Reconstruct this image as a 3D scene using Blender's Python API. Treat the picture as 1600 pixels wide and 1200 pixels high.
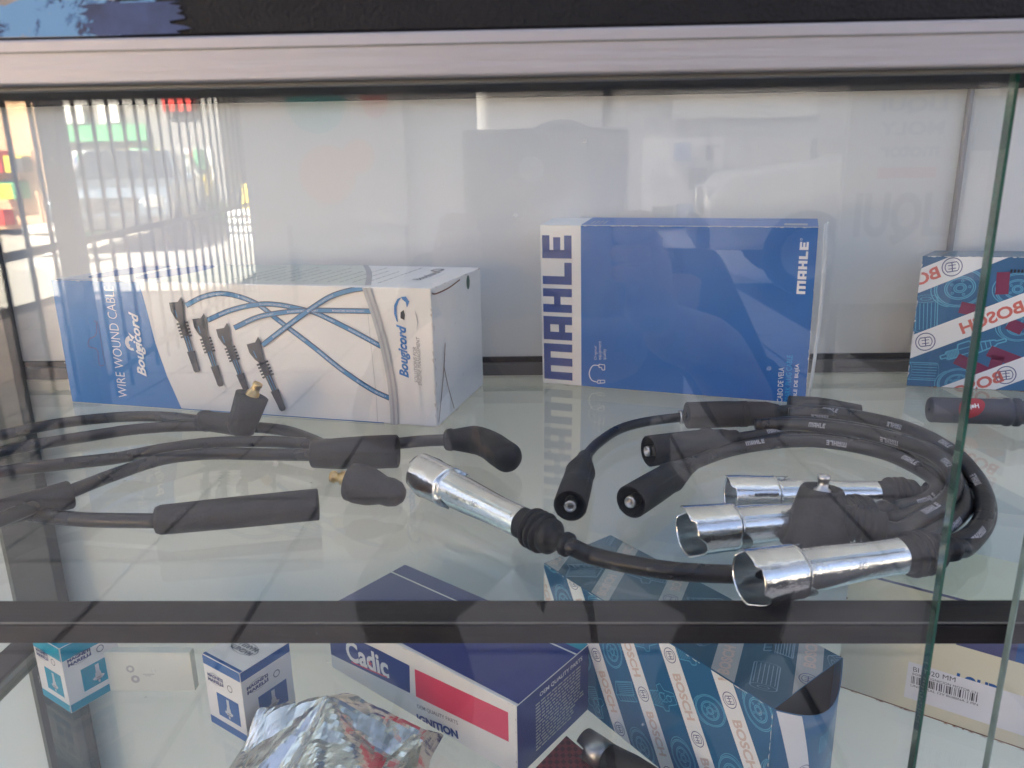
import bpy, bmesh, math, random
from mathutils import Vector as V, Matrix, noise as mnoise
random.seed(7)
for o in list(bpy.data.objects): bpy.data.objects.remove(o)
S = bpy.context.scene; COL = S.collection
# ------------------------------------------------------------------ camera
CAM = V((0, 0, .185)); PITCH, YAW, ROLL = map(math.radians, (15.6, 1.65, .94)); FPX = 1200.
FW = V((-math.sin(YAW)*math.cos(PITCH), math.cos(YAW)*math.cos(PITCH), -math.sin(PITCH)))
_r = V((math.cos(YAW), math.sin(YAW), 0)); _u = _r.cross(FW)
RT = math.cos(ROLL)*_r - math.sin(ROLL)*_u; UP = math.cos(ROLL)*_u + math.sin(ROLL)*_r
cd = bpy.data.cameras.new('camera'); cam = bpy.data.objects.new('camera', cd); COL.objects.link(cam)
cam.matrix_world = Matrix(((RT.x, UP.x, -FW.x, CAM.x), (RT.y, UP.y, -FW.y, CAM.y), (RT.z, UP.z, -FW.z, CAM.z), (0, 0, 0, 1)))
cd.sensor_width = 36; cd.lens = 27; cd.clip_start = .01; cd.clip_end = 400
cd.dof.use_dof = True; cd.dof.focus_distance = .52; cd.dof.aperture_fstop = 17
S.camera = cam
# ------------------------------------------------------------------ light
SUN_EL, SUN_AZ = 44, -14          # the sun stands behind the shop, so the cabinet is in open shade
w = bpy.data.worlds.new('World'); S.world = w; w.use_nodes = True
nt = w.node_tree; bg = nt.nodes['Background']; sky = nt.nodes.new('ShaderNodeTexSky')
sky.sky_type = 'NISHITA'; sky.sun_disc = False; sky.sun_elevation = math.radians(SUN_EL); sky.sun_rotation = math.radians(SUN_AZ)
sky.air_density = .38; sky.dust_density = 6.0; sky.ozone_density = .0
nt.links.new(sky.outputs[0], bg.inputs[0]); bg.inputs[1].default_value = .09
sd = bpy.data.lights.new('sun', 'SUN'); sd.energy = 5.0; sd.angle = math.radians(.5); sd.color = (1, .93, .82)
so = bpy.data.objects.new('sun', sd); COL.objects.link(so)
_e, _a = math.radians(SUN_EL), math.radians(SUN_AZ)
sdir = V((math.sin(_a)*math.cos(_e), math.cos(_a)*math.cos(_e), math.sin(_e)))
so.rotation_euler = sdir.to_track_quat('Z', 'Y').to_euler()
S.view_settings.view_transform = 'Standard'; S.view_settings.look = 'None'
S.view_settings.exposure = 3.5; S.view_settings.gamma = 1
S.render.engine = 'CYCLES'; S.cycles.use_denoising = True
S.cycles.max_bounces = 12; S.cycles.transparent_max_bounces = 24; S.cycles.diffuse_bounces = 5
S.cycles.glossy_bounces = 5; S.cycles.caustics_reflective = False; S.cycles.caustics_refractive = False
S.cycles.sample_clamp_indirect = 6
# ------------------------------------------------------------------ measuring helpers
def ray(px, py): return (px-800)*RT - (py-600)*UP + FPX*FW
def onZ(px, py, z=0.):
    d = ray(px, py); return CAM + d*((z-CAM.z)/d.z)
def onY(px, py, y):
    d = ray(px, py); return CAM + d*((y-CAM.y)/d.y)
# ------------------------------------------------------------------ materials
def nodes(name):
    m = bpy.data.materials.new(name); m.use_nodes = True
    return m, m.node_tree, m.node_tree.nodes['Principled BSDF']
def mat(name, col, rough=.5, metal=0., var=.06, scale=40, bump=0., bscale=300, stretch=(1, 1, 1), coat=0., spec=.5, rvar=0., dirt=0.):
    m, t, b = nodes(name); N = t.nodes; L = t.links
    tc = N.new('ShaderNodeTexCoord'); mp = N.new('ShaderNodeMapping'); mp.inputs['Scale'].default_value = stretch
    L.new(tc.outputs['Object'], mp.inputs[0])
    n = N.new('ShaderNodeTexNoise'); n.inputs['Scale'].default_value = scale; n.inputs['Detail'].default_value = 6
    L.new(mp.outputs[0], n.inputs['Vector'])
    r = N.new('ShaderNodeMapRange'); r.inputs[1].default_value = .25; r.inputs[2].default_value = .75
    r.inputs[3].default_value = 1-var; r.inputs[4].default_value = 1+var
    L.new(n.outputs[0], r.inputs[0])
    mx = N.new('ShaderNodeVectorMath'); mx.operation = 'SCALE'; mx.inputs[0].default_value = col
    L.new(r.outputs[0], mx.inputs['Scale'])
    src = mx.outputs[0]
    if dirt:
        n3 = N.new('ShaderNodeTexNoise'); n3.inputs['Scale'].default_value = scale*.35; n3.inputs['Detail'].default_value = 9; n3.inputs['Roughness'].default_value = .75
        L.new(tc.outputs['Object'], n3.inputs['Vector'])
        r3 = N.new('ShaderNodeMapRange'); r3.inputs[1].default_value = .52; r3.inputs[2].default_value = .72; r3.inputs[3].default_value = 0; r3.inputs[4].default_value = dirt
        L.new(n3.outputs[0], r3.inputs[0])
        mm = N.new('ShaderNodeMix'); mm.data_type = 'RGBA'; mm.inputs['B'].default_value = (.13, .115, .095, 1)
        L.new(r3.outputs[0], mm.inputs['Factor']); L.new(src, mm.inputs['A']); src = mm.outputs['Result']
    L.new(src, b.inputs['Base Color'])
    b.inputs['Roughness'].default_value = rough; b.inputs['Metallic'].default_value = metal
    b.inputs['Specular IOR Level'].default_value = spec; b.inputs['Coat Weight'].default_value = coat; b.inputs['Coat Roughness'].default_value = .12
    if rvar:
        r2 = N.new('ShaderNodeMapRange'); r2.inputs[1].default_value = .3; r2.inputs[2].default_value = .7
        r2.inputs[3].default_value = max(.02, rough-rvar); r2.inputs[4].default_value = rough+rvar
        L.new(n.outputs[0], r2.inputs[0]); L.new(r2.outputs[0], b.inputs['Roughness'])
    if bump:
        n2 = N.new('ShaderNodeTexNoise'); n2.inputs['Scale'].default_value = bscale; n2.inputs['Detail'].default_value = 4
        L.new(mp.outputs[0], n2.inputs['Vector'])
        bp = N.new('ShaderNodeBump'); bp.inputs['Strength'].default_value = bump; bp.inputs['Distance'].default_value = .001
        L.new(n2.outputs[0], bp.inputs['Height']); L.new(bp.outputs[0], b.inputs['Normal'])
    return m
def glass(name, tint, dust=.012, f0=.042, dscale=60):
    m = bpy.data.materials.new(name); m.use_nodes = True; t = m.node_tree; N = t.nodes; L = t.links
    N.remove(N['Principled BSDF']); out = N['Material Output']
    g = N.new('ShaderNodeNewGeometry'); d = N.new('ShaderNodeVectorMath'); d.operation = 'DOT_PRODUCT'
    L.new(g.outputs['Normal'], d.inputs[0]); L.new(g.outputs['Incoming'], d.inputs[1])
    def mth(op, a, b=None):
        x = N.new('ShaderNodeMath'); x.operation = op
        for i, q in enumerate((a, b)):
            if q is None: continue
            if isinstance(q, (int, float)): x.inputs[i].default_value = q
            else: L.new(q, x.inputs[i])
        return x.outputs[0]
    c = mth('ABSOLUTE', d.outputs['Value']); p = mth('POWER', mth('SUBTRACT', 1., c), 5.)
    f = mth('MINIMUM', mth('ADD', mth('MULTIPLY', p, 1-f0), f0), .6)
    tr = N.new('ShaderNodeBsdfTransparent'); tr.inputs[0].default_value = (*tint, 1)
    gl = N.new('ShaderNodeBsdfGlossy'); gl.inputs['Roughness'].default_value = .0; gl.inputs[0].default_value = (.97, 1, .985, 1)
    mx = N.new('ShaderNodeMixShader'); L.new(f, mx.inputs[0]); L.new(tr.outputs[0], mx.inputs[1]); L.new(gl.outputs[0], mx.inputs[2])
    df = N.new('ShaderNodeBsdfDiffuse'); df.inputs[0].default_value = (.72, .71, .68, 1)
    tc = N.new('ShaderNodeTexCoord')
    n = N.new('ShaderNodeTexNoise'); n.inputs['Scale'].default_value = dscale; n.inputs['Detail'].default_value = 8; n.inputs['Roughness'].default_value = .7
    L.new(tc.outputs['Object'], n.inputs['Vector'])
    v = N.new('ShaderNodeTexVoronoi'); v.inputs['Scale'].default_value = 26; L.new(tc.outputs['Object'], v.inputs['Vector'])
    speck = mth('LESS_THAN', v.outputs['Distance'], .028)
    df_f = mth('ADD', mth('MULTIPLY', n.outputs[0], dust*2), mth('MULTIPLY', speck, .22))
    m2 = N.new('ShaderNodeMixShader'); L.new(df_f, m2.inputs[0]); L.new(mx.outputs[0], m2.inputs[1]); L.new(df.outputs[0], m2.inputs[2])
    L.new(m2.outputs[0], out.inputs['Surface'])
    return m
M = {}
M['alum'] = mat('aluminium', (.36, .345, .345), .48, .55, .07, 25, .25, 500, (.04, 1, 1), rvar=.06)
M['alum_dark'] = mat('aluminium_lip', (.17, .17, .16), .5, .5, .1, 25, .2, 500, (.04, 1, 1))
M['rail'] = mat('bronze_anodised', (.014, .012, .012), .5, .1, .25, 30, .2, 500, (.05, 1, 1), dirt=.22, spec=.3)
M['gap_shade'] = mat('dark_gap_shade', (.012, .012, .012), .6)
M['backrail'] = mat('back_rail_brown', (.115, .105, .098), .5, .2, .1, 30)
M['board'] = mat('white_melamine', (.75, .735, .70), .38, 0, .03, 9, .12, 900, (1, 1, .12))
M['base'] = mat('base_board', (.77, .86, .87), .3, 0, .05, 6, .05, 100, dirt=.12)
M['post'] = mat('post_grey', (.075, .076, .08), .4, .5, .12, 14, .1, 200, (1, 1, .2))
M['postlight'] = mat('post_edge', (.20, .19, .17), .4, .3)
M['black'] = mat('black_paint', (.007, .0065, .007), .5, 0, .25, 120, .5, 700, spec=.22, dirt=.04)
M['paper'] = mat('torn_paper', (.33, .29, .24), .8, 0, .35, 60, .5, 300)
def torn_mat():
    m, t, b = nodes('peeling_print'); N = t.nodes; L = t.links; tc = N.new('ShaderNodeTexCoord')
    g = N.new('ShaderNodeVectorMath'); g.operation = 'MULTIPLY'; g.inputs[1].default_value = (1, 1, 1.6); L.new(tc.outputs['Object'], g.inputs[0])
    def noise(sc, de, ro, di=0.):
        n = N.new('ShaderNodeTexNoise'); n.inputs['Scale'].default_value = sc; n.inputs['Detail'].default_value = de; n.inputs['Roughness'].default_value = ro; n.inputs['Distortion'].default_value = di
        L.new(g.outputs[0], n.inputs['Vector']); return n
    r = N.new('ShaderNodeValToRGB'); r.color_ramp.interpolation = 'CONSTANT'; e = r.color_ramp.elements
    e[0].position = 0; e[0].color = (.30, .27, .22, 1); e[1].position = .40; e[1].color = (.12, .28, .45, 1)
    for p, c in ((.55, (.06, .17, .32, 1)), (.575, (.018, .03, .08, 1)), (.66, (.27, .35, .42, 1)), (.72, (.16, .14, .11, 1))):
        q = e.new(p); q.color = c
    L.new(noise(42, 10, .72, .9).outputs[0], r.inputs[0]); L.new(r.outputs[0], b.inputs['Base Color']); b.inputs['Roughness'].default_value = .55
    bp = N.new('ShaderNodeBump'); bp.inputs['Strength'].default_value = .5; bp.inputs['Distance'].default_value = .0006
    L.new(noise(160, 6, .6).outputs[0], bp.inputs['Height']); L.new(bp.outputs[0], b.inputs['Normal'])
    return m
torn = torn_mat()
M['skyblue'] = mat('blue_print', (.20, .42, .66), .6, 0, .3, 90, .3, 300)
M['inkblue'] = mat('ink_flakes', (.03, .05, .12), .6, 0, .4, 120)
M['edge'] = mat('green_glass_edge', (.012, .075, .05), .12, 0, .4, 60, coat=.5)
M['edge_pale'] = mat('pale_glass_edge', (.20, .27, .245), .2, 0, .3, 80)
M['pane'] = glass('window_glass', (.985, .99, .985), .009, .049)
M['shelf'] = glass('shelf_glass', (.94, .985, .978), .006, .045, 25)
M['white_card'] = mat('white_card', (.80, .77, .72), .34, 0, .02, 30, .12, 900, coat=.12, dirt=.06)
M['white_card2'] = mat('white_card_aged', (.74, .73, .70), .42, 0, .03, 30, .12, 900, dirt=.15)
M['white_ink'] = mat('white_ink', (.82, .82, .81), .45, 0, .02)
M['card_core'] = mat('card_core', (.50, .43, .36), .8, 0, .15, 300)
M['brown'] = mat('brown_scuff', (.22, .10, .055), .8, 0, .3, 200)
M['boug_blue'] = mat('process_blue', (.012, .17, .46), .33, 0, .05, 30, .1, 900, coat=.15)
M['cable_blue'] = mat('printed_cable_blue', (.03, .22, .45), .4)
M['cable_dark'] = mat('printed_cable_outline', (.02, .05, .11), .4)
M['print_dark'] = mat('printed_charcoal', (.022, .026, .042), .4)
M['grey_ink'] = mat('grey_ink', (.22, .22, .23), .5)
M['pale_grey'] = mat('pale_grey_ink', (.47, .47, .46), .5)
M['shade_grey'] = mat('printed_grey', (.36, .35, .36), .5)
M['sage'] = mat('sage_print', (.56, .58, .50), .4)
M['green_dot'] = mat('green_dot', (.01, .09, .05), .4)
M['mahle_blue'] = mat('box_blue', (.005, .13, .43), .33, 0, .05, 30, .15, 900, coat=.2)
M['mahle_navy'] = mat('lettering_blue', (.018, .065, .26), .35, coat=.15)
M['cyan'] = mat('cyan_ink', (.02, .38, .72), .45)
M['flap_shadow'] = mat('open_flap_shadow', (.02, .02, .022), .8)
M['bosch_blue'] = mat('petrol_blue', (.014, .125, .27), .33, 0, .12, 20, .15, 900, coat=.2)
M['bosch_top'] = mat('petrol_blue_top', (.03, .115, .18), .33, 0, .12, 20, .15, 900, coat=.2)
M['line_blue'] = mat('drawing_line_blue', (.12, .40, .58), .45)
M['line_grey'] = mat('drawing_line_grey', (.22, .36, .46), .45)
M['orange_ink'] = mat('faded_orange_ink', (.68, .53, .46), .45)
M['red_ink'] = mat('faded_red_ink', (.62, .16, .13), .45)
M['plum_red'] = mat('dull_red_sticker', (.36, .035, .045), .45)
M['purple_ink'] = mat('plum_print', (.20, .035, .09), .4)
M['violet_ink'] = mat('slate_violet_print', (.09, .10, .22), .4)
M['cadic_navy'] = mat('navy_card', (.012, .035, .21), .33, 0, .05, 30, .12, 900, coat=.2)
M['cadic_pink'] = mat('red_print', (.68, .055, .12), .38)
M['teal'] = mat('teal_print', (.0, .30, .42), .38)
M['royal'] = mat('royal_print', (.022, .11, .33), .38)
M['porcelain'] = mat('printed_porcelain', (.66, .66, .66), .4)
M['cream'] = mat('cream_card', (.72, .69, .53), .5, 0, .04, 12, .1, 600, dirt=.12)
M['pale_cream'] = mat('pale_cream_card', (.76, .77, .67), .5, 0, .03)
M['label'] = mat('paper_label', (.76, .77, .80), .5, 0, .03)
M['ink'] = mat('black_ink', (.03, .03, .04), .5)
M['rubber'] = mat('black_rubber', (.013, .012, .013), .5, 0, .25, 90, .3, 900, rvar=.10, dirt=.05, spec=.4)
M['rubber2'] = mat('charcoal_rubber', (.020, .019, .020), .55, 0, .3, 70, .4, 700, rvar=.12, dirt=.09, spec=.4)
M['cable'] = mat('cable_jacket', (.012, .011, .012), .33, 0, .15, 60, .15, 500, rvar=.10, dirt=.05)
M['cavity'] = mat('boot_cavity', (.006, .006, .006), .8)
M['chrome'] = mat('chromed_steel', (.74, .735, .72), .13, 1., .08, 45, .22, 420, rvar=.08)
M['chrome_in'] = mat('socket_inside', (.50, .55, .58), .22, 1., .1, 60, .1, 200)
M['brass'] = mat('brass', (.55, .38, .17), .3, 1., .15, 200)
M['steel'] = mat('steel_tip', (.52, .50, .48), .28, 1., .1, 200)
M['dark_steel'] = mat('dull_dark_steel', (.30, .29, .28), .3, 1., .1, 80)
M['foil'] = mat('silver_foil', (.64, .64, .61), .20, 1., .06, 30, .12, 200)
M['tile'] = mat('paving_stone', (.44, .405, .375), .62, 0, .15, 14, .3, 160, dirt=.3)
M['joint'] = mat('joint_sand', (.025, .022, .02), .9)
M['concrete'] = mat('sunlit_concrete', (.50, .47, .42), .9, 0, .10, 1.2, .3, 30)
M['iron'] = mat('dark_iron', (.02, .022, .025), .45, .3)
M['steelpost'] = mat('grey_steel', (.28, .28, .29), .5, .3)
M['plaster'] = mat('shop_plaster', (.55, .53, .50), .8, 0, .05, 3, dirt=.1)
M['soffit'] = mat('soffit', (.42, .41, .39), .8, 0, .05, 3)
M['ochre'] = mat('ochre_wall', (.62, .40, .24), .8, 0, .06, 2)
M['wallgrey'] = mat('grey_wall', (.26, .25, .24), .8, 0, .06, 2)
M['yellow'] = mat('yellow_sign', (.80, .62, .04), .6)
M['green'] = mat('green_awning', (.10, .36, .16), .7)
M['whitep'] = mat('white_paint', (.78, .78, .76), .6)
M['signdark'] = mat('sign_charcoal', (.05, .05, .05), .6)
M['redsign'] = mat('red_sign', (.60, .05, .04), .6)
M['window'] = mat('dark_window', (.03, .04, .05), .1, 0, .1, 3, coat=.4)
M['car_blue'] = mat('car_paint_slate', (.20, .25, .30), .25, .3, .03, coat=.8)
M['car_white'] = mat('car_paint_white', (.72, .70, .64), .3, 0, .03, coat=.6)
M['tyre'] = mat('tyre', (.02, .02, .02), .8)
M['lamp'] = mat('headlamp_lens', (.8, .8, .78), .08, .6, coat=.6)
M['skin'] = mat('skin', (.40, .25, .18), .55)
M['shirt'] = mat('dark_shirt', (.035, .035, .04), .85, 0, .15, 30, .4, 200)
M['trousers'] = mat('dark_trousers', (.03, .035, .05), .85, 0, .15, 30, .4, 200)
M['hair'] = mat('hair', (.02, .015, .012), .6)
M['phone'] = mat('phone_case', (.02, .02, .02), .3)
M['teal_b'] = mat('poster_teal', (.05, .34, .33), .6)
M['coral_b'] = mat('poster_coral', (.62, .22, .18), .6)
M['orange_b'] = mat('poster_orange', (.66, .36, .20), .6)
M['poster_blue'] = mat('poster_blue', (.10, .16, .30), .6)
# ------------------------------------------------------------------ object helpers
class Thing:
    def __init__(s, name, label, cat, loc=(0, 0, 0), group=None):
        s.e = bpy.data.objects.new(name, None); COL.objects.link(s.e); s.loc = V(loc); s.e.location = s.loc
        s.e.empty_display_size = .02
        s.e['label'] = label; s.e['category'] = cat
        if group: s.e['group'] = group
class MB:
    def __init__(s): s.v = []; s.f = []; s.sm = []
    def add(s, vs, fs, smooth=False):
        b = len(s.v); s.v += [V(x) for x in vs]; s.f += [tuple(i+b for i in f) for f in fs]; s.sm += [smooth]*len(fs); return s
    def box(s, a, b):
        (x0, y0, z0), (x1, y1, z1) = a, b
        return s.obox(V(a), V((x1-x0, 0, 0)), V((0, y1-y0, 0)), V((0, 0, z1-z0)))
    def obox(s, o, a, b, c):
        vs = [o, o+a, o+a+b, o+b, o+c, o+a+c, o+a+b+c, o+b+c]
        return s.add(vs, [(0, 3, 2, 1), (4, 5, 6, 7), (0, 1, 5, 4), (1, 2, 6, 5), (2, 3, 7, 6), (3, 0, 4, 7)])
def obj(name, mb, m, T=None, parent=None, bevel=0., label=None, kind=None, solid=0.):
    loc = T.loc if T else V((0, 0, 0))
    me = bpy.data.meshes.new(name)
    me.from_pydata([tuple(p-loc) for p in mb.v], [], mb.f)
    me.polygons.foreach_set('use_smooth', mb.sm); me.update()
    bm = bmesh.new(); bm.from_mesh(me)
    if bevel or solid == 0 and name not in FLAT: bmesh.ops.recalc_face_normals(bm, faces=bm.faces)
    bm.to_mesh(me); bm.free()
    me.materials.append(m); o = bpy.data.objects.new(name, me); COL.objects.link(o)
    if parent is not None: o.parent = parent
    elif T: o.parent = T.e
    if bevel:
        b = o.modifiers.new('bevel', 'BEVEL'); b.width = bevel; b.segments = 3; b.limit_method = 'ANGLE'; b.angle_limit = .6; b.harden_normals = False
        o.data.polygons.foreach_set('use_smooth', [True]*len(me.polygons))
        b2 = o.modifiers.new('wn', 'WEIGHTED_NORMAL')
    if solid:
        q = o.modifiers.new('solid', 'SOLIDIFY'); q.thickness = solid
    if label: o['label'] = label
    if kind: o['kind'] = kind
    return o
FLAT = set()
def frame(t, up=V((0, 0, 1))):
    t = t.normalized(); a = up - t*up.dot(t)
    if a.length < 1e-3: a = V((0, 1, 0)) - t*t.y
    a.normalize(); return t, a, t.cross(a)
def lathe(mb, p0, d, prof, seg=36, up=V((0, 0, 1)), shift=None, cap0=False, cap1=False, oval=1., lobe=0.):
    """prof = [(distance along, radius)]; shift(theta, k) moves a ring point along the axis"""
    t, a, b = frame(V(d), up); rings = []
    for k, (s_, r) in enumerate(prof):
        for i in range(seg):
            th = 2*math.pi*i/seg; ds = shift(th, k) if shift else 0; r_ = r*(1+lobe*math.cos(6*th+.4))
            rings.append(V(p0) + t*(s_+ds) + a*(r_*math.cos(th)) + b*(r_*oval*math.sin(th)))
    fs = [(k*seg+i, k*seg+(i+1) % seg, (k+1)*seg+(i+1) % seg, (k+1)*seg+i) for k in range(len(prof)-1) for i in range(seg)]
    if cap0: fs.append(tuple(range(seg-1, -1, -1)))
    if cap1: fs.append(tuple((len(prof)-1)*seg+i for i in range(seg)))
    return mb.add(rings, fs, True)
def spline(pts, n=10):
    P = [V(p) for p in pts]; P = [2*P[0]-P[1]] + P + [2*P[-1]-P[-2]]; out = []
    for i in range(1, len(P)-2):
        a, b, c, d = P[i-1:i+3]
        for k in range(n):
            u = k/n; out.append(.5*((2*b)+(c-a)*u+(2*a-5*b+4*c-d)*u*u+(3*b-a-3*c+d)*u**3))
    out.append(P[-2]); return out
def tube(mb, path, r, seg=14, cap=True):
    n = len(path); rs = r if isinstance(r, (list, tuple)) else [r]*n; vs = []
    t = (path[1]-path[0]).normalized(); _, a, b = frame(t)
    for i, p in enumerate(path):
        t2 = (path[min(i+1, n-1)]-path[max(i-1, 0)]).normalized()
        a = (a - t2*a.dot(t2)).normalized(); b = t2.cross(a)
        for k in range(seg):
            th = 2*math.pi*k/seg; vs.append(p + a*(rs[i]*math.cos(th)) + b*(rs[i]*math.sin(th)))
    fs = [(k*seg+i, k*seg+(i+1) % seg, (k+1)*seg+(i+1) % seg, (k+1)*seg+i) for k in range(n-1) for i in range(seg)]
    if cap: fs += [tuple(range(seg-1, -1, -1)), tuple((n-1)*seg+i for i in range(seg))]
    return mb.add(vs, fs, True)
# ---- flat print: 2-D triangles laid on a face
_tc = {}
def text2d(s, size=1., bold=0., shear=0., sx=1., sy=1., align='C', space=1.):
    key = (s, bold, shear, space)
    if key not in _tc:
        c = bpy.data.curves.new('txt', 'FONT'); c.body = s; c.size = 1; c.offset = bold; c.shear = shear; c.space_character = space; c.resolution_u = 3
        o = bpy.data.objects.new('txt', c); COL.objects.link(o); dg = bpy.context.evaluated_depsgraph_get(); dg.update()
        me = o.evaluated_get(dg).to_mesh(); me.calc_loop_triangles()
        vs = [(v.co.x, v.co.y) for v in me.vertices]
        tr = [tuple(vs[i] for i in t.vertices) for t in me.loop_triangles]
        o.evaluated_get(dg).to_mesh_clear(); bpy.data.objects.remove(o); bpy.data.curves.remove(c)
        _tc[key] = tr
    tr = _tc[key]; xs = [p[0] for t in tr for p in t]; ys = [p[1] for t in tr for p in t]
    x0, x1, y0, y1 = min(xs), max(xs), min(ys), max(ys)
    ox = {'C': (x0+x1)/2, 'L': x0, 'R': x1}[align]; oy = (y0+y1)/2
    k = size/.72
    return [tuple(((p[0]-ox)*k*sx, (p[1]-oy)*k*sy) for p in t) for t in tr]
def fit_text(s, W, H, bold=0., shear=0., space=1.):
    t = text2d(s, 1, bold, shear, space=space); xs = [p[0] for a in t for p in a]; ys = [p[1] for a in t for p in a]
    return xf(t, 0, 0, 0, W/(max(xs)-min(xs)), H/(max(ys)-min(ys)))
def xf(tr, dx=0, dy=0, rot=0, sx=1, sy=1):
    c, s = math.cos(math.radians(rot)), math.sin(math.radians(rot))
    return [tuple((dx+c*x*sx-s*y*sy, dy+s*x*sx+c*y*sy) for x, y in t) for t in tr]
def warp(tr, f): return [tuple(f(*p) for p in t) for t in tr]
def rect(x0, y0, x1, y1): return [((x0, y0), (x1, y0), (x1, y1)), ((x0, y0), (x1, y1), (x0, y1))]
def poly(ps):
    from mathutils.geometry import tessellate_polygon
    return [tuple(ps[i][:2] for i in t) for t in tessellate_polygon([[V((x, y, 0)) for x, y in ps]])]
def disc(x, y, r, n=28, ry=None): return poly([(x+r*math.cos(2*math.pi*k/n), y+(ry or r)*math.sin(2*math.pi*k/n)) for k in range(n)])
def ring(x, y, r0, r1, n=32, k=1., a0=0, a1=360):
    o = []; 
    for i in range(n):
        a, b = (math.radians(a0+(a1-a0)*j/n) for j in (i, i+1))
        p = [(x+r*math.cos(t), y+r*k*math.sin(t)) for t in (a, b) for r in (r0, r1)]
        o += [(p[0], p[1], p[3]), (p[0], p[3], p[2])]
    return o
def ribbon(pts, wd):
    o = []; n = len(pts); L = []
    for i, p in enumerate(pts):
        a, b = pts[max(0, i-1)], pts[min(n-1, i+1)]; dx, dy = b[0]-a[0], b[1]-a[1]; l = math.hypot(dx, dy) or 1
        wi = wd[i] if isinstance(wd, (list, tuple)) else wd
        L.append(((p[0]-dy/l*wi/2, p[1]+dx/l*wi/2), (p[0]+dy/l*wi/2, p[1]-dx/l*wi/2)))
    for a, b in zip(L, L[1:]): o += [(a[0], a[1], b[1]), (a[0], b[1], b[0])]
    return o
def sp2(pts, n=8): return [(p.x, p.y) for p in spline([(x, y, 0) for x, y in pts], n)]
def outline(ps, wd, close=True): 
    q = ps + [ps[0]] if close else ps; o = []
    for a, b in zip(q, q[1:]): o += ribbon([a, b], wd)
    return o
def clip(tr, x0, y0, x1, y1):
    out = []
    for t in tr:
        P = list(t)
        for ax, lim, sg in ((0, x0, 1), (0, x1, -1), (1, y0, 1), (1, y1, -1)):
            Q = []
            for i in range(len(P)):
                a, b = P[i-1], P[i]; da, db = (a[ax]-lim)*sg, (b[ax]-lim)*sg
                if (da >= 0) != (db >= 0):
                    k = da/(da-db); Q.append((a[0]+(b[0]-a[0])*k, a[1]+(b[1]-a[1])*k))
                if db >= 0: Q.append(b)
            P = Q
            if not P: break
        for i in range(1, len(P)-1): out.append((P[0], P[i], P[i+1]))
    return out
def refine(tr, n, m):
    xs = [p[0] for t in tr for p in t]; ys = [p[1] for t in tr for p in t]; x0, x1, y0, y1 = min(xs), max(xs), min(ys), max(ys); o = []
    for i in range(n):
        a = clip(tr, x0+(x1-x0)*i/n, y0-1, x0+(x1-x0)*(i+1)/n, y1+1)
        for j in range(m): o += clip(a, x0-1, y0+(y1-y0)*j/m, x1+1, y0+(y1-y0)*(j+1)/m)
    return o
def inside(tr, rects): return [q for r in rects for q in clip(tr, *r)]
TINY = {'edge_wear', 'flap_edge', 'fine_text', 'chequer', 'line_drawing', 'barcode', 'faint_mark', 'cable_lettering', 'cap_highlight'}
class Face:
    def __init__(s, O, u, v, w_, h, bow=None):
        s.O, s.u, s.v = V(O), V(u).normalized(), V(v).normalized(); s.n = s.u.cross(s.v).normalized(); s.w, s.h = w_, h; s.bow = bow
    def P(s, x, y, lift=0): return s.O + s.u*x + s.v*y + s.n*lift
    def px(s, a, b):
        d = ray(a, b); t = (s.O-CAM).dot(s.n)/d.dot(s.n); q = CAM+d*t-s.O
        m11, m12 = s.u.dot(s.u), s.u.dot(s.v); x_, y_ = q.dot(s.u), q.dot(s.v); D = 1-m12*m12
        return ((x_-m12*y_)/D, (y_-m12*x_)/D)
    def pxs(s, pts): return [s.px(*p) for p in pts]
    def put(s, name, tr, m, T, layer=1, parent=None, m_=.0004, label=None):
        tr = clip(tr, m_, m_, s.w-m_, s.h-m_)
        if not tr: return None
        mb = MB(); lf = .00012*max(layer, .5)
        for t in tr:
            mb.add([s.P(p[0], p[1], lf) for p in t], [(0, 1, 2)])
        return obj(name, mb, m, T, parent, label=label, kind='stuff' if name in TINY else None)
FLAT |= set()
def wear(face, T, m, edges='tblr', dens=60, sz=.0012, seed=1, parent=None, name='edge_wear'):
    R = random.Random(seed); tr = []
    for e in edges:
        L = face.w if e in 'tb' else face.h
        for _ in range(int(dens*L/.2)):
            p = R.random()*L; l = R.uniform(.0005, .006); d = sz*R.random()**2+.0003
            a = {'t': lambda x, y: (x, face.h-y), 'b': lambda x, y: (x, y), 'l': lambda x, y: (y, x), 'r': lambda x, y: (face.w-y, x)}[e]
            tr += poly([a(p, 0), a(p+l, 0), a(p+l*.7, d), a(p+l*.3, d*.8)])
    return face.put(name, tr, m, T, 7, parent, m_=.0)
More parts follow.
